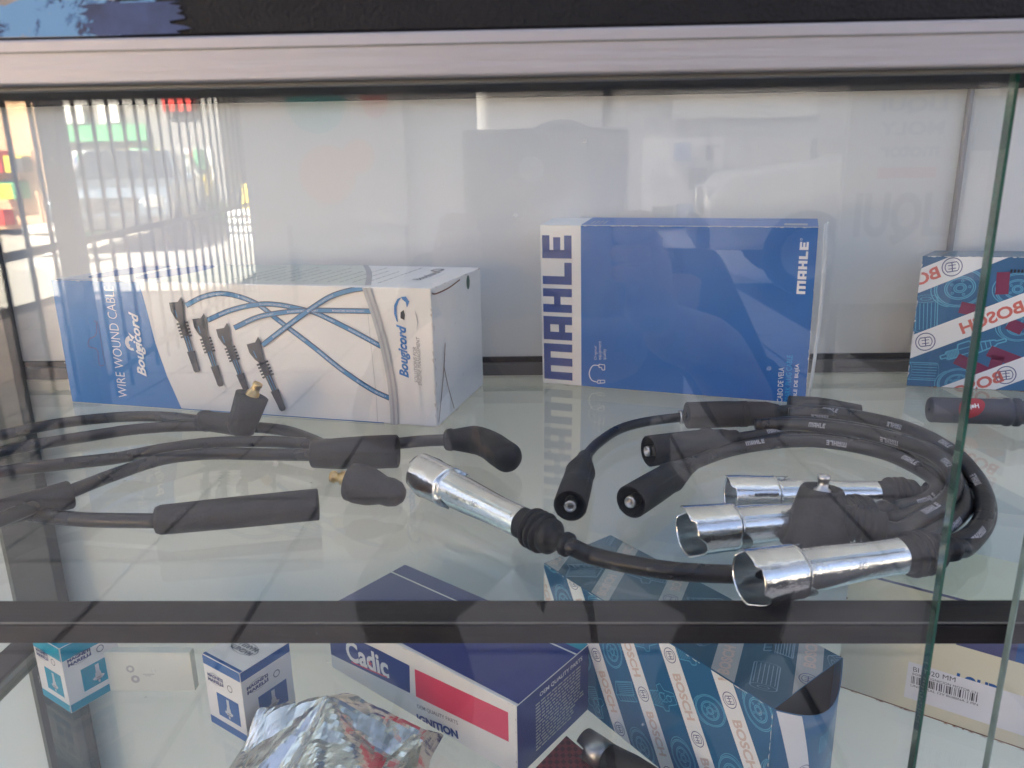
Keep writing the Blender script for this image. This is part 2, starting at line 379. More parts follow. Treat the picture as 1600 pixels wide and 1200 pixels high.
class Box:
    """carton standing on its base; ux along the front, uy into the depth"""
    def __init__(s, o, ux, w_, d, h, uy=None, top_rise=0, up=(0, 0, 1)):
        s.o = V(o); s.ux = V((*ux, 0)).normalized(); s.uy = V((*uy, 0)).normalized() if uy else V((0, 0, 1)).cross(s.ux).normalized()
        s.up = V(up).normalized(); s.w, s.d, s.h = w_, d, h
        s.front = Face(s.o, s.ux, s.up, w_, h)
        tv = s.uy*d + V((0, 0, top_rise))
        s.top = Face(s.o+s.up*h, s.ux, tv, w_, tv.length)
        s.right = Face(s.o+s.ux*w_, s.uy, s.up, d, h)
        s.left = Face(s.o+s.uy*d, -s.uy, s.up, d, h)
        s.rise = top_rise
    def mesh(s, ins=.0):
        o, a, b, c = s.o, s.ux*s.w, s.uy*s.d, s.up*s.h; r = V((0, 0, s.rise)); mb = MB()
        vs = [o, o+a, o+a+b, o+b, o+c, o+a+c, o+a+b+c+r, o+b+c+r]
        return mb.add(vs, [(0, 3, 2, 1), (4, 5, 6, 7), (0, 1, 5, 4), (1, 2, 6, 5), (2, 3, 7, 6), (3, 0, 4, 7)])
# ================================================================== DISPLAY CABINET
GY = .275                                  # plane of the front glass
ZL = -.24                                  # lower glass shelf
cab = Thing('display_cabinet', 'aluminium framed glass display cabinet with two glass shelves holding all the cartons', 'display cabinet', (0, .5, -.55))
obj('back_panel', MB().box((-.95, .700, -.55), (.95, .712, .262)), M['board'], cab)
obj('base_board', MB().box((-.95, .29, -.56), (.95, .699, -.50)), M['base'], cab)
obj('glass_top', MB().box((-.95, .2905, .262), (.95, .712, .268)), M['shelf'], cab)
r_ = MB().box((-.95, .690, .2440), (.95, .6985, .2615)); obj('upper_back_rail', r_, M['rail'], cab, bevel=.0008)
obj('rear_gap_shade', MB().box((-.95, .696, .0118), (.95, .6995, .0165)), M['gap_shade'], cab)  # near-black strip coloured as the shadow gap above the rear rail
obj('rear_shelf_rail', MB().box((-.95, .690, .0004), (.95, .6995, .0116)), M['backrail'], cab, bevel=.0006)
# front rail under the shelf, with its step and a thin strip added as its edge glint
obj('shelf_rail', MB().box((-.95, .2868, -.0105), (.95, .3040, .0)), M['rail'], cab, bevel=.0007)
obj('rail_lip', MB().box((-.95, .2859, -.0100), (.95, .2867, -.0014)), M['rail'], cab, bevel=.0003)
obj('rail_glint', MB().box((-.95, .2862, -.0006), (.95, .2867, .0001)), M['alum_dark'], cab)
obj('lower_shelf_rail', MB().box((-.95, .2868, ZL-.0105), (.95, .3040, ZL)), M['rail'], cab, bevel=.0007)
obj('glass_shelf', MB().box((-.93, .3045, -.006), (.95, .6895, .0)), M['shelf'], cab)
obj('glass_shelf', MB().box((-.93, .3045, ZL-.006), (.95, .6895, ZL)), M['shelf'], cab)
# post at the rear left and the side rail of the lower shelf
obj('corner_post', MB().box((-.5215, .672, -.50), (-.478, .6885, .262)), M['post'], cab, bevel=.001)
obj('post_trim', MB().box((-.5275, .676, -.50), (-.5218, .6885, .262)), M['postlight'], cab)
obj('side_rail', MB().box((-.497, .31, ZL-.012), (-.470, .669, ZL+.001)), M['post'], cab, bevel=.001)
obj('side_rail_trim', MB().box((-.4695, .31, ZL-.012), (-.464, .669, ZL-.002)), M['postlight'], cab)
obj('rear_trim', MB().box((.368, .694, .018), (.3715, .6995, .246)), M['alum'], cab, bevel=.0005)
# head frame: matt aluminium face, darker lip with grooves, black fascia above
obj('head_frame', MB().box((-.95, .2540, .2130), (.95, .2625, .2262)), M['alum'], cab, bevel=.0008)
obj('frame_bead', MB().box((-.95, .2535, .2222), (.95, .2539, .2226)), M['alum_dark'], cab)
obj('frame_lip', MB().box((-.95, .2590, .2116), (.95, .2625, .2129)), M['alum_dark'], cab, bevel=.0003)
obj('glass_track', MB().box((-.95, .2725, .2235), (.95, .2860, .2262)), M['rail'], cab)
obj('fascia', MB().box((-.95, .2555, .2264), (.95, .2620, .290)), M['black'], cab, bevel=.001)
obj('side_panel', MB().box((-.96, .262, -.815), (-.951, .715, .262)), M['pane'], cab)
obj('side_panel', MB().box((.951, .262, -.815), (.96, .715, .262)), M['pane'], cab)
obj('plinth', MB().box((-.95, .290, -.815), (.95, .712, -.562)), M['rail'], cab)
# sliding panes: the left one in the front track with its green polished edge, the right one behind it
obj('glass_pane', MB().box((-.94, GY, -.55), (.1600, GY+.004, .2234)), M['pane'], cab)
obj('pane_edge', MB().box((.1601, GY, -.55), (.1613, GY+.004, .2234)), M['edge'], cab)
obj('glass_pane', MB().box((.1962, GY+.0060, -.55), (.94, GY+.0095, .2234)), M['pane'], cab)
obj('pane_edge', MB().box((.1956, GY+.0060, -.55), (.1961, GY+.0095, .2234)), M['edge_pale'], cab)
# torn print left on the fascia
FLAT.add('torn_print')
fa = Face((-.36, .2550, .2264), (1, 0, 0), (0, 0, 1), .36, .03)
R = random.Random(3)
def ragged(x0, x1, y0, y1, n=26, amp=.0016):
    lo = [(x0+(x1-x0)*i/n, y0) for i in range(n+1)]
    hi = [(x1-(x1-x0)*i/n, y1+R.uniform(-amp, amp)) for i in range(n+1)]
    return poly(lo+hi)
fa.put('torn_paper', ragged(0, .233, .0002, .0285), M['paper'], cab, 1)
rg = [(.0, .0004)]+[(.140, .0004), (.137, .0014), (.150, .0032), (.168, .0046), (.183, .0052), (.185, .0030), (.180, .0008), (.2335, .0004)]
y_ = .0004
while y_ < .010: y_ += .0006; rg.append((.2335+R.uniform(-.004, .003)+(y_*1.2), y_))
for k in range(60): rg.append((.243*(1-k/60), .0102+R.uniform(-.0012, .0016)))
fa.put('torn_print', poly(rg), torn, cab, 2)
fa.put('ink_stain', poly([(.224+R.uniform(-.003, .003), .0004+.0007*k) for k in range(14)]+[(.252+R.uniform(-.003, .004), .0098-.0007*k) for k in range(14)]), M['inkblue'], cab, 3)


# ================================================================== CARTON OF LONG WIRE CABLES (left)
T = Thing('cable_carton', 'long white and blue carton printed with four blue spark plug cables', 'carton', (-.23, .62, 0))
bx = Box((-.3933, .6176, 0), (.9741, -.2260), .3296, .122, .1045)
obj('carton_body', bx.mesh(), M['white_card'], T, bevel=.0011)
f = bx.front
q = f.pxs([(60, 420), (216, 420), (217, 440), (228, 479), (243, 536), (261, 587), (290, 652), (60, 652)])
f.put('blue_panel', poly([(max(x, -.01), y) for x, y in q]), M['boug_blue'], T, 1)
def rot_text(face, s, pa, pb, hpx, m, name, T, bold=0., shear=0., layer=3, flip=False, space=1.):
    """text whose baseline direction runs between two measured points; hpx is the letter height measured there"""
    a, b = face.px(*pa), face.px(*pb); L = math.hypot(b[0]-a[0], b[1]-a[1]); ang = math.degrees(math.atan2(b[1]-a[1], b[0]-a[0]))
    mid = ((a[0]+b[0])/2, (a[1]+b[1])/2)
    t = fit_text(s, L, hpx, bold, shear, space)
    if flip: t = xf(t, sx=-1)
    return face.put(name, xf(t, mid[0], mid[1], ang), m, T, layer)
def linepx(face, pts, wd): return ribbon(sp2(face.pxs(pts)), wd)
rot_text(f, 'WIRE WOUND CABLE', (193, 621), (170, 447), .0088, M['white_ink'], 'lettering', T, -.012)
rot_text(f, 'Bougicord', (225, 588), (210, 487), .0110, M['white_ink'], 'lettering', T, .03, .35)
c = f.px(206, 536)
f.put('logo', xf(ring(0, 0, .0040, .0062, 20, 1, 20, 200) + ring(0, .001, .0018, .0036, 16, 1, -40, 170) + poly([(.003, -.001), (.0085, .003), (.0055, -.003)]) + disc(-.006, -.005, .0010) + disc(-.0032, -.0066, .0010) + disc(-.0003, -.0072, .0009), c[0], c[1], 82), M['white_ink'], T, 3)
h = [(145, 502), (152, 505), (152, 520), (157, 525), (158, 545), (150, 550), (160, 572), (166, 566), (162, 545), (156, 535)]
f.put('hang_slot', linepx(f, [(147, 501), (151, 505), (150, 523), (140, 530), (139, 541), (152, 547), (156, 570), (163, 570)], .0009) + linepx(f, [(152, 501), (157, 525), (160, 545), (164, 568)], .0006), M['violet_ink'], T, 2)
cabs = [[(291, 477), (320, 463), (354, 459), (399, 473), (435, 500), (490, 542), (535, 578), (580, 608), (609, 622)],
        [(325, 500), (360, 485), (399, 476), (435, 476), (480, 485), (499, 491), (550, 516), (596, 541)],
        [(367, 512), (405, 495), (450, 487), (490, 485), (520, 485), (580, 486)],
        [(411, 539), (450, 509), (490, 480), (520, 462), (550, 453), (569, 450)]]
for k, cpts in enumerate(cabs):
    p2 = sp2(f.pxs(cpts), 10)
    f.put('printed_cable', ribbon(p2, .0042), M['cable_dark'], T, 3+2*k); f.put('printed_cable', ribbon(p2, .0028), M['cable_blue'], T, 4+2*k)
    tt = xf(text2d('BOUGICORD SILICONE CLASS F', .0013, .0), 0, 0)   # fine repeat lettering along each printed cable
    Lc = [0]
    for a, b in zip(p2, p2[1:]): Lc.append(Lc[-1]+math.hypot(b[0]-a[0], b[1]-a[1]))
    def along(s_, y_, p2=p2, Lc=Lc):
        s_ = min(max(s_, 0), Lc[-1]-1e-6); i = max(j for j in range(len(Lc)) if Lc[j] <= s_); i = min(i, len(p2)-2)
        k_ = (s_-Lc[i])/(Lc[i+1]-Lc[i]); dx, dy = p2[i+1][0]-p2[i][0], p2[i+1][1]-p2[i][1]; l = math.hypot(dx, dy)
        return (p2[i][0]+dx*k_-dy/l*y_, p2[i][1]+dy*k_+dx/l*y_)
    tw = max(p[0] for t in tt for p in t)*2; off = .012; tr = []
    while off+tw < Lc[-1]: tr += warp(tt, lambda x, y, o_=off+tw/2: along(o_+x, y)); off += tw+.012
    f.put('cable_lettering', tr, M['white_ink'], T, 4+2*k+1)
# printed plug caps: angular head, ribbed collar, striped shank, lower boot
for (hx, hy), (ex, ey) in (((279, 480), (309, 578)), ((315, 505), (346, 600)), ((352, 520), (387, 611)), ((401, 543), (443, 638))):
    a, b = f.px(hx, hy), f.px(ex, ey); L = math.hypot(b[0]-a[0], b[1]-a[1]); ang = math.degrees(math.atan2(b[1]-a[1], b[0]-a[0]))
    k = L/.062; body = []; tr2 = []
    body += poly([(-.006*k, -.0075*k), (.002*k, -.0085*k), (.010*k, -.006*k), (.014*k, -.003*k), (.014*k, .0035*k), (.004*k, .0055*k), (-.004*k, .0080*k), (-.009*k, .0075*k), (-.005*k, .002*k)])
    body += rect(.010*k, -.0038*k, .028*k, .0038*k)
    for j in range(5): body += rect((.0145+.0032*j)*k, -.0066*k, (.0163+.0032*j)*k, .0066*k)
    body += poly([(.026*k, -.0036*k), (.046*k, -.0028*k), (.046*k, .0028*k), (.026*k, .0036*k)])
    body += poly([(.043*k, -.0046*k), (.057*k, -.0036*k), (.062*k, -.0036*k), (.064*k, -.0020*k), (.064*k, .0020*k), (.062*k, .0036*k), (.057*k, .0036*k), (.043*k, .0046*k)])
    f.put('printed_cap', xf(body, a[0], a[1], ang), M['print_dark'], T, 11)
    for yy in (-.0016, .0012): tr2 += rect(.028*k, yy*k, .043*k, (yy+.0008)*k)
    tr2 += rect(.002*k, -.004*k, .009*k, -.003*k)
    f.put('cap_highlight', xf(tr2, a[0], a[1], ang), M['cable_blue'], T, 12)
# curled paper edge: soft grey bands and white lip
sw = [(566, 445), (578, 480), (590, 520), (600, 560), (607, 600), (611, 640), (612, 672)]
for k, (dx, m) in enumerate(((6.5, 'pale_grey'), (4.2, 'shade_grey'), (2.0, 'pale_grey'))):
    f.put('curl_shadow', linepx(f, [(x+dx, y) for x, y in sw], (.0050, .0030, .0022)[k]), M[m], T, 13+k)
f.put('crease', linepx(f, [(575, 490), (582, 560), (588, 620), (590, 660)], .00035), M['pale_grey'], T, 2)
rot_text(f, 'Bougicord', (634, 590), (629, 507), .0095, M['boug_blue'], 'lettering', T, .04, .35)
rot_text(f, 'SOLUTIONS FOR', (651, 598), (648, 542), .0028, M['grey_ink'], 'lettering', T, .0, .25)
rot_text(f, 'ENGINE MANAGEMENT', (657, 602), (653, 526), .0028, M['grey_ink'], 'lettering', T, .0, .25)
c = f.px(628, 486)
f.put('logo', poly(f.pxs([(620, 502), (616, 490), (616, 477), (621, 467), (628, 464), (623, 471), (620, 480), (620, 490), (622, 503)])) + poly(f.pxs([(627, 464), (634, 463), (640, 471), (636, 481), (634, 472), (629, 468)])), M['boug_blue'], T, 3)
f.put('logo', poly(f.pxs([(626, 488), (631, 484), (633, 492), (632, 500), (626, 497)])), M['ink'], T, 3)
f.put('logo', poly(f.pxs([(648, 484), (652, 492), (654, 504), (651, 517), (652, 504)])), M['pale_grey'], T, 3)
f.put('base_line', rect(.09, .0004, .287, .0011), M['boug_blue'], T, 2)
g = bx.top
g.put('sage_panel', poly(g.pxs([(300, 404), (560, 408), (574, 420), (575, 432), (572, 446), (250, 440)])), M['sage'], T, 1)
g.put('blue_band', rect(.0006, .0004, .0795, .0016), M['boug_blue'], T, 2)
for cx in (.030, .076):
    g.put('blue_dot', disc(cx, .058, .019, 30, .046), M['royal'], T, 2)
tr = []
for i in range(13):
    x0 = .155+i*.0105; R = random.Random(i)
    y = .018
    while y < .018+(.085 if i % 3 == 0 else .062):
        l = R.uniform(.004, .011); tr += ribbon([(x0, y), (x0, y+l)], .0011); y += l+.002
g.put('fine_text', tr, M['grey_ink'], T, 2)
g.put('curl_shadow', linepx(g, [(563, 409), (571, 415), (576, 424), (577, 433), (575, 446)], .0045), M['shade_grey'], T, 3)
tt = fit_text('Bougicord', .050, .0085, .02, .3); g.put('lettering', xf(tt, .304, .062, 90), M['grey_ink'], T, 3)
g.put('lettering', xf(fit_text('SOLUTIONS FOR ENGINE', .036, .0022), .313, .062, 90), M['pale_grey'], T, 3)
g.put('logo', ring(.300, .096, .003, .0055, 16, 1.6), M['grey_ink'], T, 3)
e = bx.right
c = e.px(731, 441); e.put('green_dot', disc(c[0], c[1], .0045, 24, .0058), M['green_dot'], T, 2)
for w_, p_ in ((.0011, [(695, 536), (693, 575), (689, 620), (685, 660)]), (.0010, [(693, 573), (700, 605), (709, 638)]), (.0011, [(672, 457), (680, 459), (700, 450), (718, 437)]), (.0020, [(679, 650), (682, 664)])): e.put('scuff', linepx(e, p_, w_), M['brown'], T, 3)
e.put('flap_edge', linepx(e, [(674, 470), (676, 560), (684, 655)], .0004) + [t for _ in range(9) for t in disc(random.uniform(.02, .09), random.uniform(.02, .08), .0006, 8)], M['card_core'], T, 2)
wear(f, T, M['white_card2'], 'lt', 40, .0010, 2); wear(f, T, M['card_core'], 'r', 25, .0008, 3); wear(e, T, M['card_core'], 'tlb', 40, .0011, 4)

# ================================================================== BLUE CARTON, UPRIGHT (centre)
T = Thing('blue_carton', 'upright deep blue carton with a white lettered band down its left side', 'carton', (.11, .65, 0))
up = V((-.012, .004, 1))
bx = Box((.0084, .6640, 0), (.9505, -.3105), .2210, .043, .1395, up=up, top_rise=.0035)
obj('carton_body', bx.mesh(), M['white_card'], T, bevel=.0009)
f = bx.front; xs = f.px(908, 480)[0]
f.put('blue_panel', rect(xs, 0, f.w, f.h), M['mahle_blue'], T, 1)
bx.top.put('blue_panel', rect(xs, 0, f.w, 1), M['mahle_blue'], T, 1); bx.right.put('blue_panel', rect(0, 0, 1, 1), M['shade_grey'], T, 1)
def block_word(word):
    """heavy square capitals in a unit-high grid, returned with their total length"""
    G = {'M': (1.28, [(0, .76, 1.28, 1), (0, 0, .28, .78), (.50, 0, .78, .78), (1.0, 0, 1.28, .78)]),
         'A': (.82, [(0, .76, .82, 1), (0, 0, .28, .8), (.54, 0, .82, .8), (.2, .24, .6, .46)]),
         'H': (.82, [(0, 0, .28, 1), (.54, 0, .82, 1), (.2, .39, .6, .62)]),
         'L': (.74, [(0, 0, .28, 1), (.2, 0, .74, .25)]),
         'E': (.76, [(0, 0, .28, 1), (.2, 0, .76, .25), (.2, .38, .70, .62), (.2, .75, .76, 1)])}
    x = 0; out = []
    for ch in word:
        w_, rs = G[ch]
        for r_ in rs: out += rect(x+r_[0], r_[1], x+r_[2], r_[3])
        x += w_+.14
    return out, x-.14
word, WL = block_word('MAHLE')
def place_word(face, x0, y0, H, L, layer, m, T, flipname='lettering'):
    """reading upwards: letter tops face left"""
    k = L/WL; return face.put(flipname, [tuple((x0-y*H, y0+x*k) for x, y in t) for t in word], m, T, layer)
a = f.px(850, 592); b = f.px(893, 369)
place_word(f, b[0], a[1]+.0005, abs(b[0]-a[0])-.0005, b[1]-a[1], 2, M['mahle_navy'], T)
a = f.px(1241, 459); b = f.px(1264, 378)
place_word(f, b[0], a[1], abs(b[0]-a[0])*.8, b[1]-a[1], 2, M['white_ink'], T)
c = f.px(1252, 374); f.put('lettering', ring(c[0], c[1], .0006, .0009, 12), M['white_ink'], T, 2)
rot_text(f, 'Original', (931, 562), (931, 541), .0030, M['white_ink'], 'lettering', T, -.01)
rot_text(f, 'equipment', (938, 562), (938, 533), .0036, M['white_ink'], 'lettering', T, -.01)
rot_text(f, 'quality', (945, 562), (945, 545), .0036, M['white_ink'], 'lettering', T, -.01)
ic = ribbon(sp2(f.pxs([(936, 571), (927, 571), (922, 578), (921, 586), (925, 594), (933, 597)])), .0009)
ic += outline(f.pxs([(936, 569), (945, 570), (945, 578), (941, 578), (940, 574), (936, 574)]), .0007) + outline(f.pxs([(934, 594), (945, 594), (945, 598), (934, 599)]), .0007) + linepx(f, [(938, 594), (938, 599)], .0007)
f.put('cable_icon', ic, M['white_ink'], T, 2)
rot_text(f, 'CABO DE VELA', (1218, 628), (1221, 574), .0042, M['white_ink'], 'lettering', T, .01)
rot_text(f, 'SPARK PLUG CABLE', (1230, 628), (1234, 555), .0042, M['cyan'], 'lettering', T, .0)
rot_text(f, 'CABLE DE BUJÍA', (1241, 634), (1246, 568), .0042, M['white_ink'], 'lettering', T, .01)
t_ = bx.top; tr = []
for i in range(4):
    tr += ribbon([(.043+i*.0035, .006), (.043+i*.0035, .024)], .0009)
t_.put('fine_text', tr, M['pale_grey'], T, 2)
t_.put('stamp', rect(.196, .006, .213, .016), M['pale_grey'], T, 2)
t_.put('flap_gap_shadow', ribbon(sp2([(.145, .036), (.16, .034), (.175, .030), (.19, .035), (.214, .0405)]), .0007), M['flap_shadow'], T, 3)  # dark lines painted for the shade in the flap gaps, here and on the front
f.put('flap_gap_shadow', ribbon(sp2(f.pxs([(1268, 500), (1266, 545), (1262, 600), (1258, 640)])), .0007), M['flap_shadow'], T, 3)
# loose end flap standing proud on the right
fl = MB(); o = bx.o+bx.ux*(bx.w+.0012); n = 10; vs = []
for i in range(n+1):
    z = (.002+.1395*i/n); bul = .0035*math.sin(math.pi*i/n)*.8+.0009*i/n*4
    for d in (.0, .02, .044): vs.append(o+bx.ux*(bul*(1-abs(d-.022)*12)+d*.10)+bx.uy*d+bx.up*z)
fl.add(vs, [(i*3+j, i*3+j+1, (i+1)*3+j+1, (i+1)*3+j) for i in range(n) for j in range(2)], True)
obj('end_flap', fl, M['white_card2'], T, solid=.0005)
wear(f, T, M['white_card2'], 'tr', 60, .0007, 5); wear(f, T, M['card_core'], 'b', 20, .0006, 6)

# ================================================================== PATTERNED CARTONS
def ring_logo(r, k=1.):
    t = ring(0, 0, r*.90, r, 28) + ring(0, 0, r*.62, r*.70, 24, 1, 40, 140) + ring(0, 0, r*.62, r*.70, 24, 1, 220, 320)
    t += rect(-r*.52, -r*.06, r*.52, r*.04) + rect(-r*.52, -r*.45, -r*.42, r*.45) + rect(r*.42, -r*.45, r*.52, r*.45)
    t += rect(-r*.22, -r*.36, -r*.14, r*.36) + rect(r*.14, -r*.36, r*.22, r*.36)
    return t
def part_art(kind, s, R):
    wd = s*.022; t = []
    if kind == 0:   # brake disc
        for rr in (.5, .46, .30, .26, .12, .08): t += ring(0, 0, s*rr-wd/2, s*rr+wd/2, 30, .82)
        for k in range(5): t += ring(s*.19*math.cos(k*1.257), s*.19*.82*math.sin(k*1.257), s*.018, s*.032, 8)
        t += ring(-s*.08, 0, s*.48, s*.5, 24, .82, 110, 250)
    elif kind == 1:  # panel filter
        P = [(-.45, -.3), (-.05, -.45), (-.05, .35), (-.45, .45)]; t += outline([(x*s, y*s) for x, y in P], wd)
        for k in range(7): x = -.42+.055*k; t += ribbon([(x*s, -.28*s), (x*s, .42*s)], wd*.8)
        t += outline([(x*s, y*s) for x, y in [(-.05, -.45), (.12, -.35), (.12, .42), (-.05, .35)]], wd)
        for k in range(5): t += ribbon([(-.05*s, (-.3+.13*k)*s), (.12*s, (-.22+.13*k)*s)], wd*.7)
    elif kind == 2:  # starter motor
        t += outline([(x*s, y*s) for x, y in [(-.5, -.2), (-.15, -.25), (-.1, -.35), (.05, -.35), (.1, -.2), (.45, -.15), (.45, .15), (.1, .22), (.02, .4), (-.15, .35), (-.15, .2), (-.5, .2)]], wd)
        for k in range(6): t += ribbon([((-.42+.06*k)*s, -.2*s), ((-.42+.06*k)*s, .2*s)], wd*.7)
        t += ring(.2*s, 0, .08*s, .1*s, 16) + ring(-.05*s, .05*s, .10*s, .12*s, 18) + ribbon([(.1*s, .05*s), (.45*s, .07*s)], wd*.7)
        t += ribbon([(-.1*s, -.1*s), (.1*s, -.1*s)], wd) + ribbon([(-.1*s, .14*s), (.1*s, .14*s)], wd)
    elif kind == 3:  # spark plug
        t += outline([(x*s, y*s) for x, y in [(-.5, -.03), (-.42, -.03), (-.4, -.07), (-.22, -.07), (-.2, -.14), (-.02, -.15), (0, -.1), (.34, -.05), (.36, -.025), (.5, -.025), (.5, .025), (.36, .025), (.34, .05), (0, .1), (-.02, .15), (-.2, .14), (-.22, .07), (-.4, .07), (-.42, .03), (-.5, .03)]], wd)
        for k in range(9): t += ribbon([((-.4+.022*k)*s, -.07*s), ((-.39+.022*k)*s, .07*s)], wd*.7)
        for y in (-.05, .05): t += ribbon([(-.2*s, y*s), (-.02*s, y*s)], wd*.7)
        for k in range(4): t += ribbon([((.06+.07*k)*s, -.08*s), ((.06+.07*k)*s, .08*s)], wd*.7)
    else:  # oil filter
        t += ring(0, .35*s, .24*s, .26*s, 24, .35) + ring(0, -.35*s, .24*s, .26*s, 24, .35, 180, 360) + ring(0, .35*s, .1*s, .12*s, 16, .35)
        t += ribbon([(-.25*s, .35*s), (-.25*s, -.35*s)], wd) + ribbon([(.25*s, .35*s), (.25*s, -.35*s)], wd)
        for k in range(6): x = (-.2+.08*k)*s; t += ribbon([(x, .25*s), (x, -.38*s)], wd*.7)
    return t
def pattern(face, T, ang, period, wd, off, lsize, ink, line, mirror=False, seed=1, gap=None, bandm=None, arts=(0, 1, 2, 3, 4), asz=None, shift=0.):
    """slanted white bands carrying a repeated word and ring logo; line drawings of parts between them"""
    R = random.Random(seed); ca, sa = math.cos(math.radians(ang)), math.sin(math.radians(ang)); D = math.hypot(face.w, face.h)*1.3
    cx, cy = face.w/2, face.h/2; band, word_, logo, art = [], [], [], []
    gap = gap or lsize*7.2
    for k in range(-6, 7):
        o = off + k*period
        if abs(o) > D: continue
        def tr(ts, s_, o_=o, r_=0, kx=1): return xf(ts, cx+ca*s_-sa*o_, cy+sa*s_+ca*o_, ang+r_)
        face.put('white_band', tr(rect(-D, -wd/2, D, wd/2), 0), bandm or M['white_ink'], T, 2)
        s_ = -D + (k % 2)*gap*.5 + shift
        while s_ < D:
            w_ = fit_text('BOSCH', lsize*4.0, lsize, .035)
            if mirror: w_ = xf(w_, sx=-1)
            face.put('lettering', tr(w_, s_), ink, T, 3); face.put('ring_logo', tr(ring_logo(wd*.36), s_+gap*.5), M['violet_ink'], T, 3); s_ += gap
        s_ = -D
        while s_ < D:
            a_ = part_art(R.choice(arts), asz or (period-wd)*.95, R); art += tr(xf(a_, 0, 0, R.choice((0, 90, 20, -30))), s_, o+period/2); s_ += (asz or period-wd)*R.uniform(1.15, 1.6)
    face.put('line_drawing', art, line, T, 1)

# -- carton at the right whose lettering reads backwards
T = Thing('patterned_carton', 'blue carton with white bands and backwards red lettering on the upper shelf', 'carton', (.38, .66, 0))
bx = Box((.3213, .6455, 0), (.975, -.222), .17, .05, .1112, uy=(.60, .80), up=(-.004, 0, 1))
obj('carton_body', bx.mesh(), M['bosch_top'], T, bevel=.0009)
f = bx.front
f.put('blue_panel', rect(0, 0, 1, 1), mat('veiled_blue', (.035, .135, .28), .33, 0, .15, 20, coat=.2), T, 0)  # blue lightened for the reflection that veils this face
for (p_, q_, wc, lc) in (((1436, 439), (1522, 404.6), (1420, 443), (1487.5, 417)), ((1423.5, 541.8), (1598, 476.8), (1549, 496), (1445.7, 533.9)), ((1502.7, 610), (1600, 575), (1518, 604), (1571.5, 586))):
    a, b = f.px(*p_), f.px(*q_); ang = math.degrees(math.atan2(b[1]-a[1], b[0]-a[0])); ca, sa = math.cos(math.radians(ang)), math.sin(math.radians(ang))
    f.put('white_band', ribbon([(a[0]-ca*.12, a[1]-sa*.12), (a[0]+ca*.25, a[1]+sa*.25)], .0185), M['white_ink'], T, 2)
    c = f.px(*wc); f.put('lettering', xf(xf(fit_text('BOSCH', .048, .0102, .03), sx=-1), c[0], c[1], ang), M['red_ink'], T, 3)
    c = f.px(*lc); f.put('ring_logo', xf(ring_logo(.0078), c[0], c[1], ang+75), M['violet_ink'], T, 3)
for kind, px_, py_, s_, r_ in ((0, 1500, 450, .038, 10), (4, 1446, 490, .036, 5), (3, 1520, 545, .050, 20), (4, 1440, 580, .030, 90), (0, 1590, 452, .032, 0), (0, 1495, 598, .030, 10), (0, 1592, 510, .030, 0)):
    c = f.px(px_, py_); f.put('line_drawing', xf(part_art(kind, s_, random), c[0], c[1], r_), M['line_blue'], T, 1)
for q_ in ([(1494, 560), (1540, 582)], [(1545, 548), (1592, 566)], [(1500, 480), (1540, 488)], [(1560, 556), (1552, 580)], [(1568, 425), (1565, 460)], [(1575, 505), (1598, 515)]): f.put('plum_bar', ribbon(f.pxs(q_), .0095), M['purple_ink'], T, 1.5)
f.put('price_label', rect(.0845, .047, .13, .0745), M['label'], T, 5)
f.put('fine_text', [t for i in range(6) for t in rect(.066+i*.0026, .0985, .0675+i*.0026, .1012)], M['ink'], T, 4)
bx.top.put('torn_edge', ribbon(sp2([(.012, .010), (.02, .045), (.08, .046), (.17, .044)]), .0016), M['paper'], T, 2)
wear(f, T, M['white_card2'], 'tl', 60, .0010, 8); wear(f, T, M['brown'], 'b', 30, .0010, 9)

# ================================================================== LOWER SHELF CARTONS
T = Thing('coil_carton', 'navy and white ignition coil carton with a red panel on the lower shelf', 'carton', (-.08, .54, ZL))
ux = (.795, -.607); D0 = V((-.0138, .4596, ZL))
bx = Box(D0-V((*ux, 0))*.211, ux, .211, .0935, .0608)
obj('carton_body', bx.mesh(), M['white_card'], T, bevel=.0006)
f, g, e = bx.front, bx.top, bx.right
g.put('navy_panel', rect(0, .0028, 1, 1), M['cadic_navy'], T, 1)
g.put('navy_panel', rect(0, 0, .036, .0028), M['cadic_navy'], T, 1)
g.put('white_line', rect(0, .0745, 1, .0762), M['white_ink'], T, 2)
g.put('teal_patch', rect(.165, .082, .211, .0935), M['teal'], T, 2)
e.put('navy_panel', rect(0, 0, 1, 1), M['cadic_navy'], T, 1)
f.put('navy_panel', poly(f.pxs([(430, 940), (587, 1013), (640, 1040), (641, 1083), (517, 1022), (430, 975)])), M['cadic_navy'], T, 1)
f.put('red_panel', poly(f.pxs([(648, 1045), (794, 1113), (795, 1159), (650, 1088)])), M['cadic_pink'], T, 1)
rot_text(f, 'Cadic', (541, 1014), (607, 1044), .0200, M['white_ink'], 'lettering', T, .03)
c = f.px(579, 1036); f.put('star', poly([(c[0]+r*math.sin(k*.6283), c[1]+r*math.cos(k*.6283)) for k in range(10) for r in [(.0034 if k % 2 == 0 else .0013)]]), M['cadic_pink'], T, 5)
f.put('swoosh', ribbon(sp2(f.pxs([(550, 1034), (580, 1047), (606, 1058)])), .0012), M['cadic_pink'], T, 4)
rot_text(f, 'OEM QUALITY PARTS', (652, 1103), (716, 1130), .0040, M['grey_ink'], 'lettering', T, .01)
rot_text(f, 'IGNITION', (652, 1121), (716, 1148), .0074, M['cadic_navy'], 'lettering', T, .05)
rot_text(f, 'COIL', (653, 1134), (684, 1149), .0070, M['cadic_navy'], 'lettering', T, .05)
e.put('lettering', xf(fit_text('OEM QUALITY PARTS', .056, .0042, .02), .055, .0535), M['white_ink'], T, 2)
R = random.Random(5); tr = []
